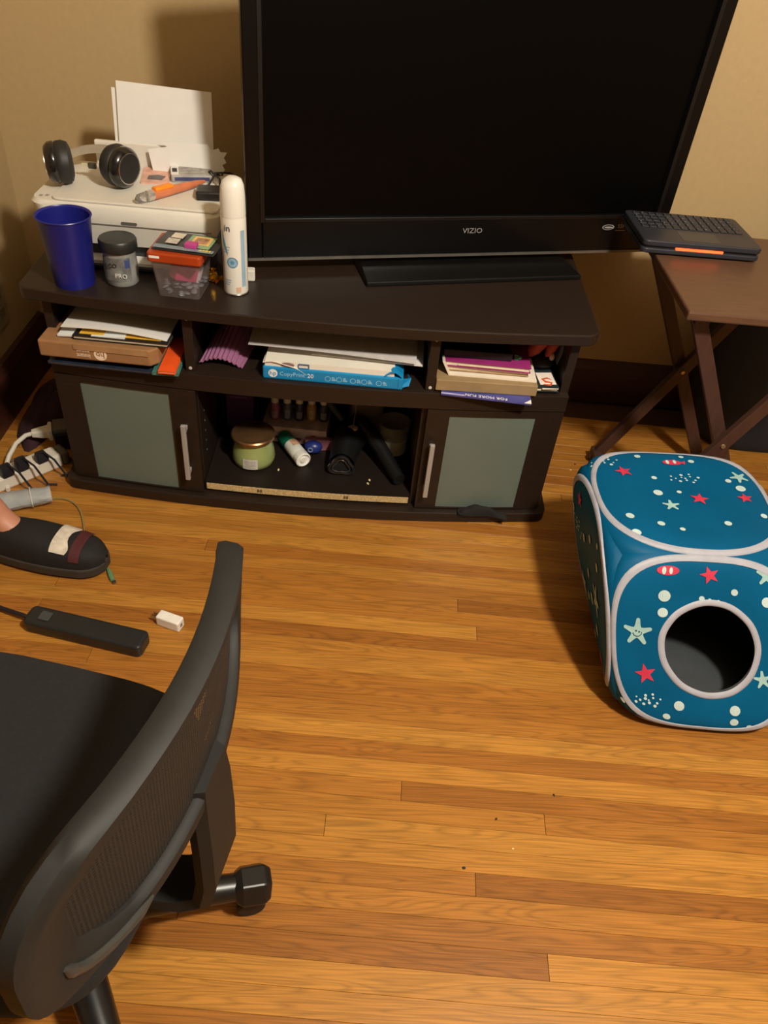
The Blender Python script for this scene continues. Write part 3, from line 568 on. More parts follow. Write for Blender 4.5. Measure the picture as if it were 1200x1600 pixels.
# ------------------------------------------------------------------ lower compartment
LS = .057
gc = thing('candle_jar', 'green scented candle jar with a copper lid on the lower shelf', 'candle', (-.266, 1.652, LS))
MB().lathe([(0, 0), (.046, 0), (.054, .006), (.057, .02), (.054, .045), (.048, .066), (.048, .078), (.046, .078), (.046, .066), (.050, .045), (.0, .044)], 40, cap=False).build('glass', mat('candle_green', (150, 164, 104), .18, var=.05, coat=.5), gc, smooth=True)
MB().lathe([(.047, .066), (.0475, .079)], 40, cap=False).build('clear_rim', mat('rim_glass', (150, 150, 110), .1, trans=.5), gc, smooth=True)
MB().lathe([(.0, .079), (.054, .079), (.057, .082), (.057, .088), (.054, .091), (.040, .0915), (.038, .093), (0, .093)], 40, cap=False).build('lid', mat('copper_lid', (150, 112, 76), .32, metal=.8, var=.08), gc, smooth=True)
wrap(.0572, -1.95, -1.25, .010, .042, None).build('label', mat('candle_label', (206, 204, 196), .6, var=.12, scale=70), gc)
b = MB()
for k in range(5): b.grid(lambda u, v: (.0575 * math.cos(-1.85 + .5 * u), .0575 * math.sin(-1.85 + .5 * u), .014 + .005 * k + .0013 * v), 4, 1)
b.build('label_print', mat('print_grey', (130, 128, 122), .6), gc)
pbt = thing('pill_bottle', 'white and green plastic bottle lying on its side on the lower shelf', 'bottle', (-.164, 1.690, LS), 0)
Mb = T(0, 0, .021) @ R(math.radians(-58), 'Z') @ R(PI / 2, 'Y')
MB().lathe([(0, -.062), (.017, -.062), (.0205, -.056), (.0205, .040), (.019, .044)], 28, Mb).build('bottle_body', mat('bottle_white', (224, 224, 216), .4), pbt, smooth=True)
MB().lathe([(.0208, -.058), (.0208, -.014)], 28, Mb, cap=False).build('green_label', mat('label_green', (24, 116, 88), .45, var=.2, scale=50), pbt, smooth=True)
MB().grid(lambda u, v: (.0209 * math.cos(1.9 + 1.6 * u), .0209 * math.sin(1.9 + 1.6 * u), -.012 + .026 * v), 8, 2, M=Mb).build('picture_label', mat('label_peach', (208, 162, 130), .5, var=.35, scale=60), pbt, smooth=True)
MB().lathe([(.0205, .040), (.0212, .043), (.0212, .060), (.018, .062), (.0175, .058), (.009, .057), (.008, .0605), (0, .0605)], 28, Mb, cap=False).build('cap', mat('cap_white', (232, 232, 226), .35), pbt, smooth=True)
# box with five paint bottles behind
kb = slabthing('craft_box', 'white cardboard kit box lying behind the bottles', 'box', -.255, -.075, 1.740, 1.86, LS, LS + .050, mat('kit_white', (200, 180, 180), .6, var=.3, scale=30), -.05, .001)
b = MB(); b.flat(disc(.055, .020, .014), 0, T(0, -.0605, 0) @ FRONT); b.flat(rrect(-.06, .02, .012, .02, .001), 0, T(0, -.0605, 0) @ FRONT); b.build('red_print', mat('kit_red', (150, 50, 66), .5), kb)
kb2 = slabthing('pink_packet', 'pale pink packet leaning beside the hair dryer', 'packet', -.135, -.060, 1.715, 1.735, LS, LS + .032, mat('packet_pink', (140, 88, 100), .5), .1, .001)
PC = [((140, 84, 118), 'mauve'), ((70, 84, 112), 'slate blue'), ((46, 50, 88), 'navy'), ((160, 126, 66), 'ochre'), ((44, 52, 68), 'charcoal')]
where = ['leftmost in its row', 'second from the left', 'middle of the row', 'fourth from the left', 'rightmost in its row']
for k, (c_, nm) in enumerate(PC):
    t = thing('paint_bottle', '%s craft paint bottle with white cap, %s' % (nm, where[k]), 'bottle', (-.225 + .0335 * k, 1.785 + .002 * k, LS + .0502), 0, 'craft paint bottles on the kit box')
    MB().lathe([(0, 0), (.0125, 0), (.0135, .003), (.0135, .045), (.010, .054), (.008, .056)], 20).build('bottle_body', mat('paint_%d' % k, c_, .35, var=.08), t, smooth=True)
    MB().lathe([(.0105, .054), (.0105, .073), (.0095, .075), (0, .075)], 20, cap=False).build('cap', mat('cap_grey', (206, 204, 204), .4), t, smooth=True)
    wrap(.0137, -2.2 + .2 * (k % 2), -.9, .008, .030 + .006 * (k % 2), None).build('label', mat('paint_label_%d' % k, tuple(min(255, int(v * .5 + 90)) for v in c_), .5, var=.3, scale=120), t)
pbx = slabthing('purple_box', 'purple carton standing behind the candle jar', 'carton', -.362, -.288, 1.80, 1.85, LS, LS + .135, mat('carton_purple', (84, 44, 108), .5, var=.12), .03, .001)
MB().box(-.026, .022, -.0256, -.0252, .095, .101).build('pale_stripe', mat('carton_print', (120, 84, 146), .5), pbx)
MB().box(-.037, .037, -.0256, -.0252, .112, .134).build('dark_panel', mat('carton_dark', (36, 24, 40), .5), pbx)
bl = thing('blue_ball_toy', 'small dark blue round toy lying beside the white bottle', 'toy', (-.112, 1.705, LS))
blob(T(0, 0, .019) @ Matrix.Diagonal((.026, .020, .019, 1)), 20).build('body', mat('toy_blue', (34, 50, 122), .35), bl, smooth=True)
b = MB().tube([(-.006 + .006 * math.cos(t), -.0205, .022 + .006 * math.sin(t)) for t in [PI / 8 * i for i in range(16)]], .002, 5, True); b.build('eye_ring', mat('toy_ring', (120, 130, 170), .5), bl)
# hair dryer
hd = thing('hair_dryer', 'black hair dryer lying with its handle to the right on the lower shelf', 'hair dryer', (-.015, 1.672, LS))
HB = mat('dryer_black', (16, 16, 17), .45)
rib = [(-.015, -.052, .034, .030), (-.012, -.020, .036, .034), (-.004, .03, .042, .040), (.008, .075, .046, .043), (.018, .11, .042, .040), (.026, .135, .026, .026)]
secs = []
for x, y, r_, zc in rib: secs.append([(x + r_ * math.cos(t) * (1 - .12 * math.sin(t)), y, zc + .002 + (r_ * .98 * math.sin(t))) for t in [2 * PI * i / 24 for i in range(24)]])
b = MB(); loft(b, secs); b.add(secs[-1], [tuple(range(24))]); b.v = [(x, y, max(z, .0005)) for x, y, z in b.v]; b.build('barrel', HB, hd, smooth=True)
tri = [(-.015 + .030 * math.cos(PI / 2 + 2 * PI * i / 36) * (1 + .18 * math.cos(3 * 2 * PI * i / 36)), -.056, .028 + .026 * math.sin(PI / 2 + 2 * PI * i / 36) * (1 + .18 * math.cos(3 * 2 * PI * i / 36))) for i in range(36)]
MB().tube(tri, .005, 8, True, up=(0, 1, 0)).build('nozzle_rim', mat('dryer_gloss', (26, 26, 28), .2, coat=.4), hd, smooth=True)
MB().tube([(-.015 + (x + .015) * .72, y - .003, .028 + (z - .028) * .72) for x, y, z in tri], .0011, 6, True, up=(0, 1, 0)).build('nozzle_ring', mat('dryer_chrome', (150, 150, 150), .25, metal=.9), hd, smooth=True)
MB().add([(-.015 + (x + .015) * .9, y + .004, .028 + (z - .028) * .9) for x, y, z in tri], [tuple(range(36))]).build('nozzle_inside', mat('dryer_void', (8, 8, 8), .8), hd)
MB().tube([(.030, .085, .072), (.060, .055, .060), (.095, .0, .040), (.125, -.055, .024), (.140, -.085, .020)], [.024, .022, .0195, .018, .017], 14, up=(0, 0, 1)).build('handle', HB, hd, smooth=True)
MB().tube([(-.02, .10, .070), (-.055, .125, .10), (-.085, .14, .135), (-.10, .15, .15)], [.012, .016, .019, .017], 10).build('cord_guard', HB, hd, smooth=True)
b = MB().lathe([(0, 0), (.010, 0), (.012, .002), (.009, .004), (0, .004)], 16, T(.008, .045, .082) @ R(.5, 'X') @ Matrix.Diagonal((1.2, .8, 1, 1))); b.build('hanging_disc', mat('disc_metal', (176, 160, 130), .35, metal=.5), hd, smooth=True)
MB().tube([(.008, .045, .085), (.012, .02, .15), (.014, -.02, .22), (.012, -.06, .278)], .0006, 5).build('thread', mat('thread_tan', (120, 104, 80), .7), hd)
wc = thing('jar_candle', 'cream candle in a clear glass jar at right of lower shelf', 'candle', (.106, 1.748, LS))
MB().lathe([(0, 0), (.038, 0), (.041, .003), (.044, .095), (.0425, .095), (.040, .0485), (.0, .0485)], 36, cap=False).build('glass', mat('jar_glass', (150, 148, 138), .1, alpha=.28), wc, smooth=True)
MB().lathe([(0, .003), (.0385, .003), (.0395, .044), (.037, .046), (0, .045)], 36, cap=False).build('wax', mat('wax_cream', (206, 198, 168), .55, var=.05), wc, smooth=True)
MB().tube([(0, 0, .044), (.001, 0, .052), (.003, 0, .057)], .0009, 6).build('wick', BLACKM, wc)
slabthing('pale_pouch', 'crumpled pale pouch behind the hair dryer on the lower shelf', 'pouch', -.02, .075, 1.815, 1.86, LS, LS + .11, mat('pouch_grey', (128, 118, 118), .6, var=.2), .2, .012)
for k, (x, y) in enumerate(((-.196, 1.615), (.047, 1.60), (.043, 1.585))):
    o = MB().lathe([(0, 0), (.003, .001), (.002, .003), (0, .0035)], 7, R(.3 * k, 'Z') @ Matrix.Diagonal((1, 1.6, 1, 1))).build('crumb', mat('crumb_cream', (214, 196, 150), .7), None); o.location = (x, y, LS)
    tag(o, ('pale crumb beside the green candle on lower shelf', 'larger pale crumb near the hair dryer handle', 'tiny pale crumb in front of the hair dryer')[k], 'crumb')
bc = thing('black_sock', 'black cloth scrap lying on console base below right door', 'cloth', (.350, 1.527, .0305))
b = MB(); n = 30
def sockf(u, v):
    x = -.062 + .124 * u; hgt = .024 * (.5 + .5 * math.sin(3.2 * u + .4)) * math.sin(PI * u) ** .5 + .002; a = PI * v
    return (x, .004 * math.sin(5 * u) - (.012 + .004 * math.sin(7 * u)) * math.cos(a), hgt * math.sin(a) + .002 * math.sin(20 * u + 3 * v) * math.sin(a))
b.grid(sockf, n, 8); b.build('fabric', mat('sock_black', (18, 17, 17), .9), bc, smooth=True)
MB().tube([(-.060 + .006 * math.cos(t), -.004 + .010 * math.sin(t), .006) for t in [PI / 6 * i for i in range(12)]], .003, 6, True).build('cuff', mat('sock_black'), bc, smooth=True)

# ------------------------------------------------------------------ folding tray table
TBW = mat('table_wood', (88, 62, 46), .38, var=.14, scale=14, stretch=(1, 10, 10), spec=.45)
tt = thing('tray_table', 'dark wooden folding tray table with crossed legs right of the console', 'table', (.872, 1.70, 0))
tl_ = [(-.208, -.233), (.22, -.233), (.22, .233), (-.198, .233)]
MB().prism(tl_, .645, .665).build('table_top', TBW, tt, bevel=.004)
LEGW = mat('table_leg_wood', (66, 42, 34), .45, var=.15, scale=14, stretch=(10, 10, 1))
for yy, off in ((.150, 0), (-.190, 0)):
    for s_ in (-1, 1):
        yo = yy + (.0095 if s_ < 0 else -.0095)
        a = Vector((s_ * .165, yo, .640)); e = Vector((-s_ * .165, yo, .012)); d = (e - a).normalized()
        MB().tube([a, e], 1, cs=[(.009, -.016), (.009, .016), (-.009, .016), (-.009, -.016)], up=(d.z, 0, -d.x)).build('leg', LEGW, tt, bevel=.002)
    MB().lathe([(0, -.022), (.005, -.022), (.006, -.020), (.006, .020), (.005, .022), (0, .022)], 12, T(0, yy, .326) @ FRONT).build('pivot_bolt', mat('bolt_brass', (190, 170, 130), .3, metal=.8), tt, smooth=True)
for x in (-.160, .160):
    MB().box(x - .012, x + .012, -.20, .16, .02, .045).build('foot_rail', LEGW, tt, bevel=.003)
    MB().box(x - .012, x + .012, -.20, .16, .620, .645).build('top_rail', LEGW, tt, bevel=.003)
MB().lathe([(0, 0), (.004, 0), (.003, .002), (0, .0025)], 8, T(.077, -.21, .20) @ FRONT).build('leg_screw', mat('bolt_brass'), tt)
# laptop
lp = thing('laptop', 'dark slim laptop with a glowing orange strip on the folding table', 'laptop', (.772, 1.856, .665), math.radians(1.0))
LPM = mat('laptop_dark', (40, 42, 50), .4, var=.06)
MB().prism(rrect(-.142, .142, -.098, .098, .014), .004, .016).build('lower_shell', LPM, lp, bevel=.003)
MB().prism(rrect(-.142, .142, -.098, .098, .014), .0205, .034).build('upper_deck', LPM, lp, bevel=.003)
MB().prism(rrect(-.138, .138, -.092, .094, .012), .015, .021).build('groove', BLACKM, lp)
b = MB()
for q in range(5):
    for k in range(13):
        x = -.125 + .0193 * k; y = -.012 + .021 * q; b.box(x, x + .0165, y, y + .0175, .0338, .0362)
b.build('keys', mat('key_dark', (36, 38, 46), .45), lp, bevel=.0012)['kind'] = 'stuff'
b = MB()
rk = random.Random(4)
for q in range(5):
    for k in range(13):
        x = -.125 + .0193 * k + .003; y = -.012 + .021 * q + .008
        if rk.random() < .8: b.box(x, x + .001 + .003 * rk.random(), y, y + .0025, .0360, .0365)
b.build('key_legends', mat('legend_grey', (130, 130, 138), .5), lp)['kind'] = 'stuff'
MB().box(-.045, .045, -.085, -.025, .0338, .0344).build('touchpad', mat('pad_dark', (46, 48, 55), .3), lp, bevel=.0005)
MB().box(-.062, .050, -.0985, -.090, .0155, .0205).build('light_strip', mat('glow_orange', (255, 84, 40), .4, emit=2.2), lp)
for x, y in ((-.12, -.08), (.12, -.08), (-.12, .08), (.12, .08)): MB().lathe([(0, 0), (.007, 0), (.007, .0045), (0, .0045)], 10, T(x, y, 0)).build('rubber_foot', BLACKM, lp)
# bundle under the table
bd = MB()
def bun(u, v):
    t = 2 * PI * u; ph = PI * (v - .5); rx, ry, rz_ = .26, .125, .33
    w = 1 + .05 * math.sin(3 * t + 5 * v) + .03 * math.sin(7 * t - 8 * v)
    return (rx * w * math.copysign(abs(math.cos(t)) ** .7, math.cos(t)) * math.cos(ph) ** .5, ry * min(w, 1.0) * math.copysign(abs(math.sin(t)) ** .7, math.sin(t)) * math.cos(ph) ** .5, max(0, .30 + rz_ * math.sin(ph) * (.9 + .1 * w)))
bd.grid(bun, 48, 24, cu=True)
bdo = bd.build('blanket_bundle', mat('bundle_navy', (22, 29, 40), .8, var=.3, scale=8, bump=.4), None, smooth=True); bdo.location = (1.26, 2.035, 0)
tag(bdo, 'dark navy fabric bundle slumped against the wall behind the folding table', 'blanket')

# ------------------------------------------------------------------ pop-up pet cube
pc = thing('pet_cube', 'teal pop up play cube with starfish print and round opening', 'play cube', (0, 0, 0))
CB = {(-1, -1, -1): (.568, .900, .006), (1, -1, -1): (.945, .885, .006), (1, 1, -1): (.965, 1.27, .006), (-1, 1, -1): (.590, 1.29, .006),
      (-1, -1, 1): (.505, 1.085, .345), (1, -1, 1): (.905, 1.095, .345), (1, 1, 1): (.935, 1.475, .335), (-1, 1, 1): (.500, 1.455, .335)}
def tri3(x, y, z):
    p = Vector((0, 0, 0))
    for (a, b_, c_), q in CB.items(): p += Vector(q) * ((1 + a * x) * (1 + b_ * y) * (1 + c_ * z) / 8)
    p.x -= .026 * max(0, -x) * (1 - z * z) * (.72 + .28 * y)      # side hoop bows outwards
    return p
AX = {'front': lambda a, b_, w: (a, -w, b_), 'back': lambda a, b_, w: (-a, w, b_), 'left': lambda a, b_, w: (-w, -a, b_), 'right': lambda a, b_, w: (w, a, b_), 'top': lambda a, b_, w: (a, b_, w), 'bottom': lambda a, b_, w: (a, -b_, -w)}
MN = 9.0
def cube_p(face, a, b_, off=0.0, sc=1.0):
    x, y, z = AX[face](a, b_, 1.0)
    k = (abs(x) ** MN + abs(y) ** MN + abs(z) ** MN) ** (-1 / MN) * sc
    k *= 1 - .09 * abs(a * b_) ** 3
    ripple = 1 + .006 * math.sin(5 * a + 2 * b_ + 1) * math.cos(4 * b_ - a) * (1 - max(abs(a), abs(b_)))
    x, y, z = AX[face](a * k, b_ * k, k * ripple * (1 - .045 * (1 - a * a) * (1 - b_ * b_)) + off)
    return tri3(x, y, z)
def se(t, n): c, s_ = math.cos(t), math.sin(t); r_ = (abs(c) ** n + abs(s_) ** n) ** (-1 / n); return r_ * c, r_ * s_
FABRIC = mat('cube_teal', (2, 82, 122), .5, var=.12, scale=7, bump=.9, spec=.1)
TRIM = mat('cube_trim', (160, 162, 174), .55, var=.08, scale=40)
LIN = mat('cube_lining', (58, 62, 66), .6, var=.1)
DOTM = mat('cube_dot', (182, 204, 204), .5); STARM = mat('cube_pale_star', (150, 186, 184), .5); REDM = mat('cube_red', (196, 50, 76), .5)
NR = 72; HC = (.06, -.03); HR = .475; SENS = {'front': 3.0, 'top': 2.45, 'left': 2.35, 'right': 2.4, 'back': 2.6, 'bottom': 3.0}
faces_o = {}
for face in AX:
    hole = face == 'front'; SEN = SENS[face]
    def pt(u, v, off=0, sc=1):
        t = 2 * PI * u
        sx, sy = se(t, SEN); m_ = 1 / max(abs(math.cos(t)), abs(math.sin(t))); qx, qy = m_ * math.cos(t), m_ * math.sin(t)
        if hole: ix, iy = HC[0] + HR * math.cos(t), HC[1] + HR * math.sin(t)
        else: ix, iy = .0004 * math.cos(t), .0004 * math.sin(t)
        if v < .8: w = v / .8; a, b_ = ix + (sx * .985 - ix) * w, iy + (sy * .985 - iy) * w
        else: w = (v - .8) / .2; a, b_ = sx * .985 + (qx - sx * .985) * w, sy * .985 + (qy - sy * .985) * w
        return tuple(cube_p(face, a, b_, off, sc))
    b = MB().grid(lambda u, v: pt(u, v), NR, 20, cu=True)
    po = b.build('panel', FABRIC, pc, smooth=True, label=face + ' panel of teal printed nylon'); faces_o[face] = po
    b = MB().grid(lambda u, v: pt(u, v, -.012, .985), NR, 16, cu=True); b.build('lining', LIN, po, smooth=True)
    # edge binding: a wide flat tape rounded over the hoop
    tape = [(.920, .006), (.925, .013), (.965, .018), (.995, .017), (1.008, .006), (1.0, -.012)]
    def rim(u, v):
        k = v * 5; i = min(4, int(k)); w = k - i; s_ = tape[i][0] + (tape[i + 1][0] - tape[i][0]) * w; of = tape[i][1] + (tape[i + 1][1] - tape[i][1]) * w
        sx, sy = se(2 * PI * u, SEN); return tuple(cube_p(face, sx * s_, sy * s_, of))
    MB().grid(rim, 96, 5, cu=True).build('binding', TRIM, po, smooth=True)
    if hole:
        def hr(u, v):
            t = 2 * PI * u; rr_ = HR - .012 + .068 * v; wv = 1 + .004 * math.sin(5 * t) + .003 * math.sin(11 * t + 1); return tuple(cube_p(face, HC[0] + rr_ * wv * math.cos(t), HC[1] + rr_ * wv * math.sin(t), .004 + .016 * math.sin(PI * min(1, v * 1.0)) ** .5))
        MB().grid(hr, 72, 5, cu=True).build('hole_binding', TRIM, po, smooth=True)
def decal(face, polys, name, m, off=.010, joined=False):
    b = MB(); k = 0
    for poly in polys:
        cx = sum(p[0] for p in poly) / len(poly); cy = sum(p[1] for p in poly) / len(poly); n = len(poly)
        vs_ = [tuple(cube_p(face, cx, cy, off))] + [tuple(cube_p(face, x, y, off)) for x, y in poly]
        b.add(vs_, [(0, 1 + i, 1 + (i + 1) % n) for i in range(n)])
        if not joined: b.build(name, m, faces_o[face]); b = MB()
    if joined: b.build(name, m, faces_o[face])['kind'] = 'stuff'
def sfish(cx, cy, r, rot):
    out = []
    for i in range(5):
        a = rot + 2 * PI * i / 5
        for da, rr_ in ((-.13, .93), (0, 1), (.13, .93), (.36, .52), (.63, .40), (.9, .52)): out.append((cx + r * rr_ * math.cos(a + da), cy + r * rr_ * math.sin(a + da)))
    return out
def spray(cx, cy, r, seed, n=11):
    q = random.Random(seed); return [disc(cx + r * math.cos(2.4 * i) * (i / n) ** .5 * 1.3, cy + r * .6 * math.sin(2.4 * i) * (i / n) ** .5, q.uniform(.010, .020), None, 8) for i in range(n)]
# front print
decal('front', [star(.0 + .02, .77, .105, .3 + PI / 2), star(-.60, -.33, .115, .2 + PI / 2), star(.90, -.52, .09, .4)], 'red_star_print', REDM)
decal('front', [sfish(-.68, .12, .155, .25), sfish(.62, -.30, .10, .5), sfish(.62, .80, .12, .2), star(-.62, -.90, .07, 1.2, .4)], 'starfish_print', STARM)
decal('front', [disc(-.42, .52, .062), disc(-.43, .34, .052), disc(.28, .60, .036), disc(.62, .52, .055), disc(-.26, -.655, .055), disc(-.40, -.80, .042), disc(.34, -.66, .058), disc(.34, -.80, .048), disc(.52, -.86, .034), disc(-.05, .51, .028), disc(.03, .50, .018), disc(.12, .49, .018), disc(-.90, -.72, .036)], 'dot_print', DOTM)
decal('front', spray(-.58, -.62, .13, 1, 13), 'bubble_print', DOTM, joined=True)
decal('front', [disc(-.40, .80, .115, .055, 18)], 'fish_print', REDM)
decal('front', [disc(-.44, .80, .022, .045, 10), disc(-.37, .80, .018, .04, 10)], 'fish_stripe', DOTM, .014)
for ex, ey in ((-.692, .135), (-.660, .125)): decal('front', [disc(ex, ey, .010, None, 8)], 'starfish_eye', mat('print_ink', (36, 60, 70), .6), .014)
b = MB().tube([tuple(cube_p('front', -.68 + .045 * math.cos(t), .120 + .045 * math.sin(t), .013)) for t in [PI * 1.05 + PI * .95 * i / 12 for i in range(13)]], .0008, 5); b.build('starfish_smile', mat('print_ink'), faces_o['front'])
# top print
decal('top', [star(-.55, .42, .10, 1.9), star(.16, -.02, .105, .1), star(.66, .02, .09, .4)], 'red_star_print', REDM)
decal('top', [sfish(-.17, -.16, .095, .35), sfish(.70, .42, .11, .8)], 'starfish_print', STARM)
decal('top', [disc(-.34, .76, .036), disc(.15, .80, .030), disc(.24, .70, .034), disc(-.24, .34, .030), disc(-.26, .06, .050), disc(-.03, .09, .026), disc(.56, .34, .034), disc(.66, .20, .055), disc(-.66, -.42, .046), disc(-.36, -.52, .040), disc(-.66, -.70, .050), disc(-.16, -.60, .03), disc(.78, -.3, .04), disc(.35, -.45, .04)], 'dot_print', DOTM)
decal('top', spray(-.74, .62, .16, 3, 13), 'bubble_print', DOTM, joined=True); decal('top', spray(.10, .36, .15, 4, 13), 'bubble_print', DOTM, joined=True)
decal('top', [disc(.02, .66, .105, .05, 18), [(.10, .66), (.17, .70), (.16, .63)]], 'fish_print', REDM)
decal('top', [disc(-.03, .66, .018, .042, 10), disc(.05, .67, .018, .04, 10)], 'fish_stripe', DOTM, .014)
# side print
for f_ in ('left', 'right', 'back'):
    decal(f_, [star(-.42, .62, .10, .5), star(.5, -.6, .1, .2)], 'red_star_print', mat('cube_red'))
    decal(f_, [sfish(.42, .02, .17, .2), sfish(-.42, -.40, .13, .6)], 'starfish_print', STARM)
    decal(f_, [disc(.12, .50, .045), disc(-.20, .30, .045), disc(-.72, .34, .045), disc(.0, .02, .05), disc(.14, -.18, .06), disc(.5, .44, .045), disc(-.12, -.34, .045), disc(.36, -.38, .06), disc(.12, -.62, .045), disc(.5, .68, .03)], 'dot_print', DOTM)
    decal(f_, spray(-.50, .24, .18, 6, 12), 'bubble_print', DOTM, joined=True)

# ------------------------------------------------------------------ office chair
CA = -.1939
ch_ = thing('office_chair', 'black office chair with a low mesh back in the near left', 'chair', (-.375, .465, 0), CA)
CH1 = mat('chair_plastic', (31, 31, 30), .62, var=.08, scale=60, spec=.3); CH2 = mat('chair_fabric', (20, 21, 22), .95, var=.25, scale=160, bump=.5); CHG = mat('chair_base_gloss', (22, 21, 21), .35)
b = MB(); seat = superell(.225, .205, 4, 48)
secs = [[(x * s_ - .03, y * s_, z) for x, y in seat] for s_, z in ((.90, .372), (.98, .378), (1.0, .395), (1.0, .415), (.97, .428), (.88, .434), (.6, .432), (.2, .428), (.02, .427))]
loft(b, secs); b.flat([(x, y) for x, y, z in secs[0]], .372); b.build('seat', CH2, ch_, smooth=True)
HWB, ZB0, ZB1, VC = .2144, .539, .746, .0127
def backp(s_, q, off=0):      # s_ in -1..1 across, q in -1..1 up
    u = .242 + .005 * q - .047 * s_ * s_ + off
    return (u, VC + HWB * s_, (ZB0 + ZB1) / 2 + (ZB1 - ZB0) / 2 * q + .0 * s_)
ring_ = []
NB = 72
for i in range(NB):
    sx, sy = se(2 * PI * i / NB, 3.5); ring_.append((sx, sy))
nrm = lambda i: (1, 0, 0)
def fsec(i):
    x, y = ring_[i]; rr_ = .009 + .026 * max(0, (-x - .55) / .45) ** 1.5 + .004 * max(0, -y); d_ = .0145 - .003 * max(0, -y)
    return [(-rr_ * .6, -d_), (rr_ * .6, -d_), (rr_, -d_ * .5), (rr_, d_ * .5), (rr_ * .6, d_), (-rr_ * .6, d_), (-rr_, d_ * .5), (-rr_, -d_ * .5)]
MB().tube([backp(x, y) for x, y in ring_], 1, closed=True, cs=fsec, up=nrm).build('back_frame', CH1, ch_, smooth=True)
def meshmat():
    m = bpy.data.materials.new('chair_mesh'); m.use_nodes = True; nt = m.node_tree; N = nt.nodes; L = nt.links; b_ = N['Principled BSDF']
    b_.inputs['Base Color'].default_value = lin((30, 28, 26)); b_.inputs['Roughness'].default_value = .7
    tc = N.new('ShaderNodeTexCoord'); w1 = N.new('ShaderNodeTexWave'); w1.bands_direction = 'Y'; w1.inputs['Scale'].default_value = 70; w2 = N.new('ShaderNodeTexWave'); w2.bands_direction = 'Z'; w2.inputs['Scale'].default_value = 70
    L.new(tc.outputs['Object'], w1.inputs[0]); L.new(tc.outputs['Object'], w2.inputs[0])
    mx = N.new('ShaderNodeMath'); mx.operation = 'MAXIMUM'; L.new(w1.outputs['Fac'], mx.inputs[0]); L.new(w2.outputs['Fac'], mx.inputs[1])
    r_ = N.new('ShaderNodeMapRange'); r_.inputs[1].default_value = .3; r_.inputs[2].default_value = .7; r_.inputs[3].default_value = .55; r_.inputs[4].default_value = 1; L.new(mx.outputs[0], r_.inputs[0]); L.new(r_.outputs[0], b_.inputs['Alpha'])
    return m
b = MB().grid(lambda u, v: backp(se(2 * PI * u, 3)[0] * v * .97, se(2 * PI * u, 3)[1] * v * .97), 48, 8, cu=True); b.build('back_mesh', meshmat(), ch_, smooth=True)
# lower lumbar bar with slots, J shaped support, mechanism, lift, base
MB().tube([backp(se(2 * PI * t, 3.5)[0] * .99, se(2 * PI * t, 3.5)[1] * 1.0, .0125) for t in [.56 + .012 * k for k in range(10)]], [.002] + [.006] * 8 + [.002], 8).build('rim_insert', mat('chair_gloss', (52, 52, 50), .22), ch_, smooth=True)
MB().tube([backp(-.62 + 1.24 * i / 20, -.35 - .2 * (1 - (2 * i / 20 - 1) ** 2), -.012) for i in range(21)], 1, cs=[(-.010, -.004), (.010, -.004), (.010, .004), (-.010, .004)], up=nrm).build('lumbar_bar', CH1, ch_, smooth=True)
def post(i):
    w_ = (.034, .040, .042, .042, .041, .038, .034, .030)[i]; d_ = .013
    return [(-w_ * .85, -d_), (w_ * .85, -d_), (w_, 0), (w_ * .85, d_), (-w_ * .85, d_), (-w_, 0)]
MB().tube([(.236, .030, .560), (.238, .030, .51), (.240, .028, .43), (.239, .026, .35), (.228, .024, .295), (.195, .02, .268), (.13, .012, .262), (.02, 0, .275)], 1, cs=post, up=lambda i: ((1, 0, 0), (1, 0, 0), (1, 0, 0), (1, 0, -.2), (.7, 0, -.7), (.2, 0, -1), (0, 0, -1), (0, 0, -1))[i]).build('back_support', CH1, ch_, smooth=True)
MB().box(-.10, .10, -.07, .07, .272, .372).build('mechanism', CH1, ch_, bevel=.01)
MB().lathe([(0, .05), (.028, .05), (.028, .20), (.018, .20), (.018, .275), (0, .275)], 24, T(.0, 0, 0)).build('gas_lift', CHG, ch_, smooth=True)
MB().lathe([(0, .06), (.045, .06), (.050, .075), (.045, .115), (.03, .125), (0, .125)], 28).build('base_hub', CHG, ch_, smooth=True)
legs0 = math.radians(15) - CA
for k in range(5):
    a = legs0 + 2 * PI * k / 5; c, s_ = math.cos(a), math.sin(a)
    lg = MB().tube([(.03 * c, .03 * s_, .095), (.12 * c, .12 * s_, .090), (.20 * c, .20 * s_, .076), (.262 * c, .262 * s_, .066)], [.030, .026, .022, .021], 14).build('leg', CHG, ch_, smooth=True)
    cap = MB().tube([(.245 * c, .245 * s_, .066), (.256 * c, .256 * s_, .066), (.290 * c, .290 * s_, .062), (.300 * c, .300 * s_, .060)], [.025, .033, .034, .026], 6).build('leg_cap', CHG, lg, bevel=.003)
    cw = MB()
    for q in (-1, 1): cw.lathe([(0, -.009), (.020, -.009), (.023, -.006), (.023, .006), (.020, .009), (0, .009)], 20, T(.268 * c, .268 * s_, .0235) @ R(a, 'Z') @ T(0, q * .013, 0) @ FRONT)
    cw.build('caster', BLACKM, lg, smooth=True)

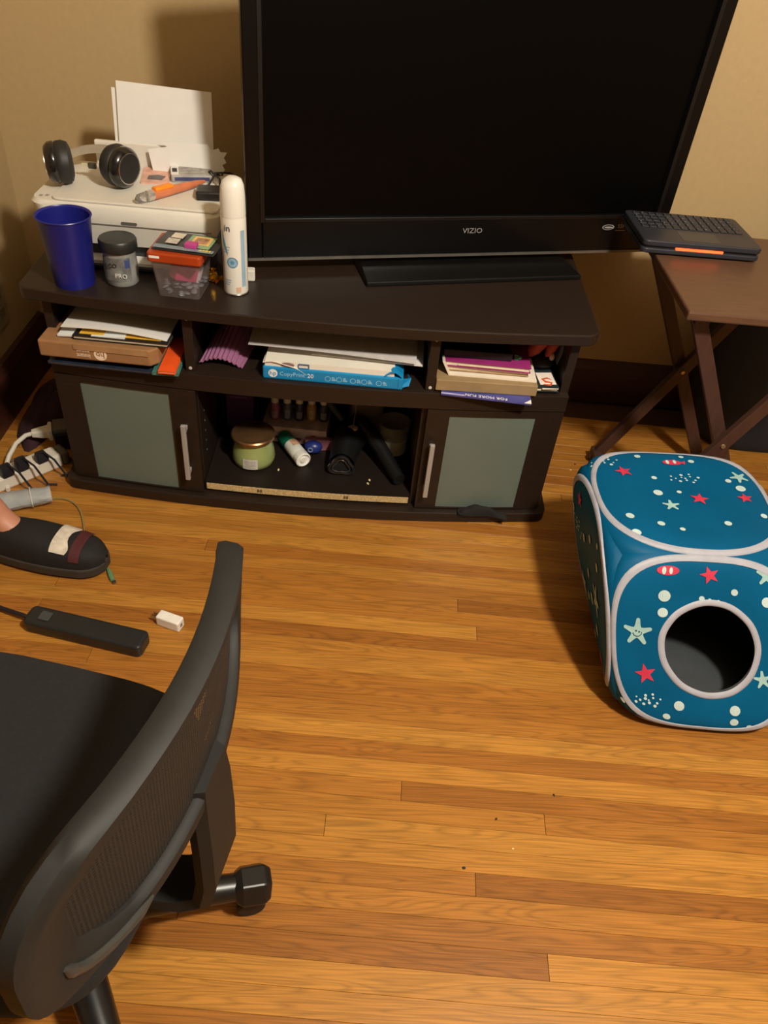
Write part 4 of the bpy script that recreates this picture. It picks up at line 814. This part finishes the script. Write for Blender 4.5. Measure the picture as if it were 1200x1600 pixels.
# ------------------------------------------------------------------ floor clutter, left
PSW = mat('strip_white', (216, 212, 200), .45, var=.04)
ps = thing('power_strip', 'white power strip with grey end at left of the console', 'power strip', (-.865, 1.575, 0), math.radians(47))
b = MB(); b.box(-.14, .105, -.026, .026, 0, .040); b.build('housing', PSW, ps, bevel=.006)
MB().box(.105, .128, -.026, .026, 0, .040).build('end_cap', mat('strip_grey', (92, 90, 82), .5), ps, bevel=.008)
b = MB()
for k in range(4):
    x = -.11 + .055 * k
    for dx, dy in ((-.006, -.006), (.006, -.006), (0, .006)): b.box(x + dx - .0015, x + dx + .0015, dy - .003, dy + .003, .0399, .0404)
b.build('outlet_slot', mat('slot_brown', (100, 90, 76), .6), ps)
PLG = mat('plug_navy', (26, 28, 36), .5)
for k, (x, h) in enumerate(((-.035, .030), (.005, .032), (.058, .026))):
    t = thing('black_plug', ('black plug in white power strip, nearest the clear packet', 'black plug in the middle of the white power strip', 'black plug nearest the grey end of the power strip')[k], 'plug', (-.865 + x * math.cos(.82) + .012, 1.575 + x * math.sin(.82) - .016, .0405), .82)
    b = MB(); loft(b, [[(px_, py_, z) for px_, py_ in rrect(-r_, r_, -r_ * .8, r_ * .8, .004)] for r_, z in ((.014, 0), (.016, .008), (.012, h))]); b.flat(rrect(-.012, .012, -.0096, .0096, .004), h); b.build('plug_body', PLG, t, smooth=True)
    MB().tube([(0, 0, h - .004), (.006, -.012, h + .004), (.018, -.034, h - .012), (.03, -.06, -.03), (.05, -.07, -.036)], .003, 6).build('cord', PLG, t, smooth=True)
wa = thing('white_plug', 'white three pin plug with thick white cord into black adapter', 'plug', (-.842, 1.715, .05), math.radians(20))
b = MB(); loft(b, [[(x, y, z) for y, z in rrect(-r_, r_, -r_ * .8, r_ * .8, .004)] for x, r_ in ((.018, .022), (.010, .023), (.006, .016), (-.012, .014), (-.034, .010))]); b.add([(.018, y, z) for y, z in rrect(-.022, .022, -.0176, .0176, .004)], [tuple(range(24))]); b.build('plug_body', PSW, wa, smooth=True)
MB().tube([(-.030, 0, 0), (-.050, -.006, .0), (-.075, -.030, -.006), (-.095, -.065, -.02), (-.11, -.12, -.034), (-.10, -.18, -.042)], .006, 8).build('cord', PSW, wa, smooth=True)
ga = thing('black_adapter', 'black and grey adapter block beside the console side', 'adapter', (-.785, 1.735, 0), math.radians(20))
MB().box(-.040, .028, -.026, .026, 0, .055).build('block', BLACKM, ga, bevel=.004); MB().box(-.040, .024, -.026, .026, .0552, .072).build('grey_top', mat('adapter_grey', (88, 86, 80), .5), ga, bevel=.004)
for k, (pts, lab, col) in enumerate((([(-.93, 1.60, .006), (-.90, 1.66, .006), (-.86, 1.66, .006), (-.85, 1.62, .006), (-.88, 1.60, .012), (-.92, 1.62, .012), (-.93, 1.68, .008)], 'coiled brown cord behind the white power strip', (104, 74, 56)),
                                     ([(-.77, 1.585, .006), (-.74, 1.60, .006), (-.745, 1.64, .008), (-.77, 1.665, .008)], 'short dark cord between power strip and console base', (40, 34, 32)))):
    o = MB().tube(pts, .005, 6).build('extension_lead', mat('cord_%d' % k, col, .6), None, smooth=True, sub=1); tag(o, lab, 'cord')
cpk = thing('plastic_packet', 'crumpled clear plastic packet on the floor below the power strip', 'packet', (-.815, 1.462, 0), math.radians(24))
rc_ = random.Random(11)
b = MB(); b.grid(lambda u, v: (-.085 + .15 * u, -.030 * math.cos(PI * v * 2) * (1 - .15 * u) + rc_.uniform(-.002, .002), .026 + .024 * math.sin(PI * v * 2) * (1 - .25 * u) + rc_.uniform(-.002, .002)), 9, 14)
b.build('film', mat('packet_film', (190, 196, 200), .15, alpha=.5, var=.1), cpk, smooth=True, solid=.0006)
MB().grid(lambda u, v: (.018 + .003 * u, -.0295 * math.cos(PI * v * 2), .0265 + .0245 * math.sin(PI * v * 2)), 2, 14).build('seam', mat('packet_seam', (214, 214, 208), .3, trans=.3), cpk, smooth=True)
cbm = thing('charging_cable', 'thin olive charging cable looping on the floor', 'cable', (0, 0, 0))
MB().tube([(-.80, 1.475, .004), (-.765, 1.496, .004), (-.732, 1.502, .004), (-.700, 1.488, .004), (-.672, 1.455, .004), (-.652, 1.405, .004), (-.635, 1.36, .004), (-.60, 1.315, .004), (-.566, 1.279, .004), (-.552, 1.262, .004)], .0026, 8).build('cord', mat('cable_olive', (142, 124, 74), .5), cbm, smooth=True, sub=1)
MB().tube([(-.553, 1.263, .004), (-.545, 1.250, .0045), (-.536, 1.234, .005), (-.531, 1.226, .005)], [.0035, .006, .006, .005], 8).build('connector', mat('cable_green', (96, 134, 96), .45), cbm, smooth=True)
MB().box(-.004, .004, -.008, .0, .003, .0065, T(-.529, 1.226, 0) @ R(.5, 'Z')).build('tip', mat('tip_steel', (120, 120, 116), .3, metal=.9), cbm)
# black bar with cord
bs = thing('black_power_bar', 'long slim black power bar lying on the floor near the chair', 'power bar', (-.543, 1.065, 0), math.radians(-11.5))
b = MB(); b.prism(rrect(-.130, .137, -.026, .026, .012), 0, .034); b.build('housing', mat('bar_black', (30, 34, 36), .35, var=.06), bs, bevel=.007, seg=3)
MB().prism(rrect(-.10, -.075, -.012, .012, .004), .034, .037).build('switch', mat('bar_switch', (62, 66, 68), .4), bs, bevel=.001)
MB().tube([(-.125, 0, .018), (-.16, .004, .016), (-.21, .012, .010), (-.30, .03, .006), (-.42, .03, .006)], .0055, 8).build('cord', mat('bar_cord', (28, 24, 34), .5), bs, smooth=True, sub=1)
wchg = thing('usb_charger', 'small white charger block on the floor beside the chair back', 'charger', (-.374, 1.110, 0), math.radians(-19))
MB().box(-.028, .028, -.0125, .0125, 0, .027).build('block', mat('charger_white', (232, 230, 224), .35), wchg, bevel=.003)
MB().box(.0279, .0284, -.0035, .0035, .009, .018).build('port', mat('port_grey', (120, 116, 110), .4), wchg)
for dy in (-.006, .006): MB().box(-.044, -.028, dy - .001, dy + .001, .010, .017).build('prong', mat('prong_steel'), wchg)
# wall outlet plate
wo = thing('wall_outlet', 'cream outlet plate on the left wall beside the console', 'outlet', (XL, 1.945, .30))
MB().box(0, .008, -.040, .040, -.065, .065).build('plate', mat('plate_cream', (150, 138, 112), .5), wo, bevel=.003)
for zz in (-.025, .025): MB().box(.008, .0095, -.016, .016, zz - .014, zz + .014).build('socket', mat('socket_cream', (120, 108, 86), .5), wo, bevel=.002)

# ------------------------------------------------------------------ person: foot in a shoe entering at the left edge
ps_ = thing('person', "person's bare ankle and foot in a black shoe stepping in at left", 'person', (-.690, 1.287, .008), math.radians(-9))
me = bpy.data.meshes.new('leg_skin')
jv = [(.04, 0, .036), (-.04, 0, .042), (-.092, 0, .062), (-.118, .004, .106), (-.165, .0, .18), (-.26, -.01, .28), (-.37, -.03, .40), (-.50, -.09, .47), (-.66, -.15, .50)]
jr_ = [.022, .027, .033, .034, .040, .054, .054, .064, .075]
me.from_pydata(jv, [(i, i + 1) for i in range(len(jv) - 1)], []); me.update()
me.materials.append(mat('skin', (188, 132, 108), .5, var=.06, scale=25))
lgo = bpy.data.objects.new('leg_skin', me); COL.objects.link(lgo); lgo.parent = ps_
sk = lgo.modifiers.new('skin', 'SKIN'); sk.use_smooth_shade = True
for v_, r_ in zip(me.skin_vertices[0].data, jr_): v_.radius = (r_, r_)
me.skin_vertices[0].data[2].use_root = True
sb = lgo.modifiers.new('sub', 'SUBSURF'); sb.levels = 2; sb.render_levels = 2
sho = bpy.data.objects.new('shoe', None); COL.objects.link(sho); sho.parent = ps_
SB = mat('shoe_black', (20, 19, 20), .8, var=.15, scale=50)
def shoe_sec(s_):     # s_ 0 heel .. 1 toe : x, half width, height
    x = -.135 + .275 * s_
    wv = .034 + .016 * math.sin(PI * min(1, s_ * .75 + .1)) + .004 * math.sin(PI * s_)
    if s_ > .82: wv *= math.sqrt(max(.02, 1 - ((s_ - .82) / .18) ** 2 * .96))
    if s_ < .12: wv *= math.sqrt(max(.15, 1 - ((.12 - s_) / .12) ** 2 * .8))
    h = .088 - .03 * max(0, min(1, (s_ - .35) / .65)) ** 1.3
    if s_ > .86: h -= .020 * ((s_ - .86) / .14) ** 2
    return x, wv, h
def upper(u, v, off=0):
    x, wv, h = shoe_sec(u); a = PI * v
    return (x, -(wv + off) * math.copysign(abs(math.cos(a)) ** .75, math.cos(a)), .022 + (h - .022 + off) * math.sin(a) ** .7)
MB().grid(lambda u, v: upper(.17 + .83 * u, v), 26, 20).build('upper', SB, sho, smooth=True, solid=.003)
MB().grid(lambda u, v: upper(.0 + .34 * u, (v * .42) if True else 0), 12, 8).build('quarter', SB, sho, smooth=True, solid=.003)
MB().grid(lambda u, v: upper(.0 + .34 * u, 1 - v * .42), 12, 8).build('quarter', SB, sho, smooth=True, solid=.003)
so = [(shoe_sec(i / 30)[0], -shoe_sec(i / 30)[1] - .004) for i in range(31)] + [(shoe_sec(i / 30)[0], shoe_sec(i / 30)[1] + .004) for i in range(30, -1, -1)]
MB().prism(so, 0, .024).build('sole', mat('shoe_sole', (52, 46, 42), .7), sho, bevel=.003)
MB().grid(lambda u, v: upper(.60 + (.125 + .02 * math.sin(9 * v)) * u, .22 + .55 * v, .003), 8, 12).build('white_patch', mat('shoe_white', (206, 198, 184), .7, var=.25, scale=45), sho, smooth=True, solid=.001)
MB().grid(lambda u, v: upper(.76 + .085 * u, .12 + .70 * v, .003), 8, 12).build('maroon_band', mat('shoe_maroon', (74, 26, 30), .8), sho, smooth=True, solid=.001)

# ------------------------------------------------------------------ specks on the floor
for k, (x, y, lab, col, r_) in enumerate(((.244, .609, 'dark speck on floorboards, nearest to camera', (36, 24, 18), .0035), (.310, .702, 'dark speck on floorboards, middle of the three', (36, 24, 18), .003), (.426, .756, 'dark speck on floorboards, rightmost of the three', (36, 24, 18), .003),
                                       (.335, .648, 'pale crumb on floorboards between the dark specks', (226, 204, 150), .0022), (-.112, .590, 'pale crumb just behind the chair leg end', (226, 210, 160), .003), (.655, 1.82, 'reddish fleck on floor beside the table foot', (110, 36, 24), .004), (.637, 1.79, 'pale fleck on floor beside the console', (216, 196, 150), .003))):
    o = MB().lathe([(0, 0), (1, .1), (.8, .5), (0, .7)], 8, R(k, 'Z') @ Matrix.Diagonal((r_, r_ * .7, r_, 1))).build('floor_crumb', mat('crumb_%d_%d_%d' % col, col, .7), None); o.location = (x, y, .0002); tag(o, lab, 'crumb')

# ------------------------------------------------------------------ cloth heap in the dark corner
def heap(u, v):
    t = 2 * PI * u; w = 1 + .14 * math.sin(3 * t + 1) + .08 * math.sin(7 * t + 2 * v)
    q = 1 - v
    return (.075 * q ** .8 * w * math.cos(t), .17 * q ** .8 * w * math.sin(t), .055 * (1 - q ** 3) + .010 * math.sin(5 * t + 6 * v) * q * v * 2 + .001)
ho = MB().grid(heap, 40, 12, cu=True).build('cloth_heap', mat('cloth_maroon', (48, 22, 30), .9, var=.3, scale=20), None, smooth=True); ho.location = (-.885, 1.88, 0)
tag(ho, 'dark maroon cloth heap on the floor between console and left wall', 'cloth')
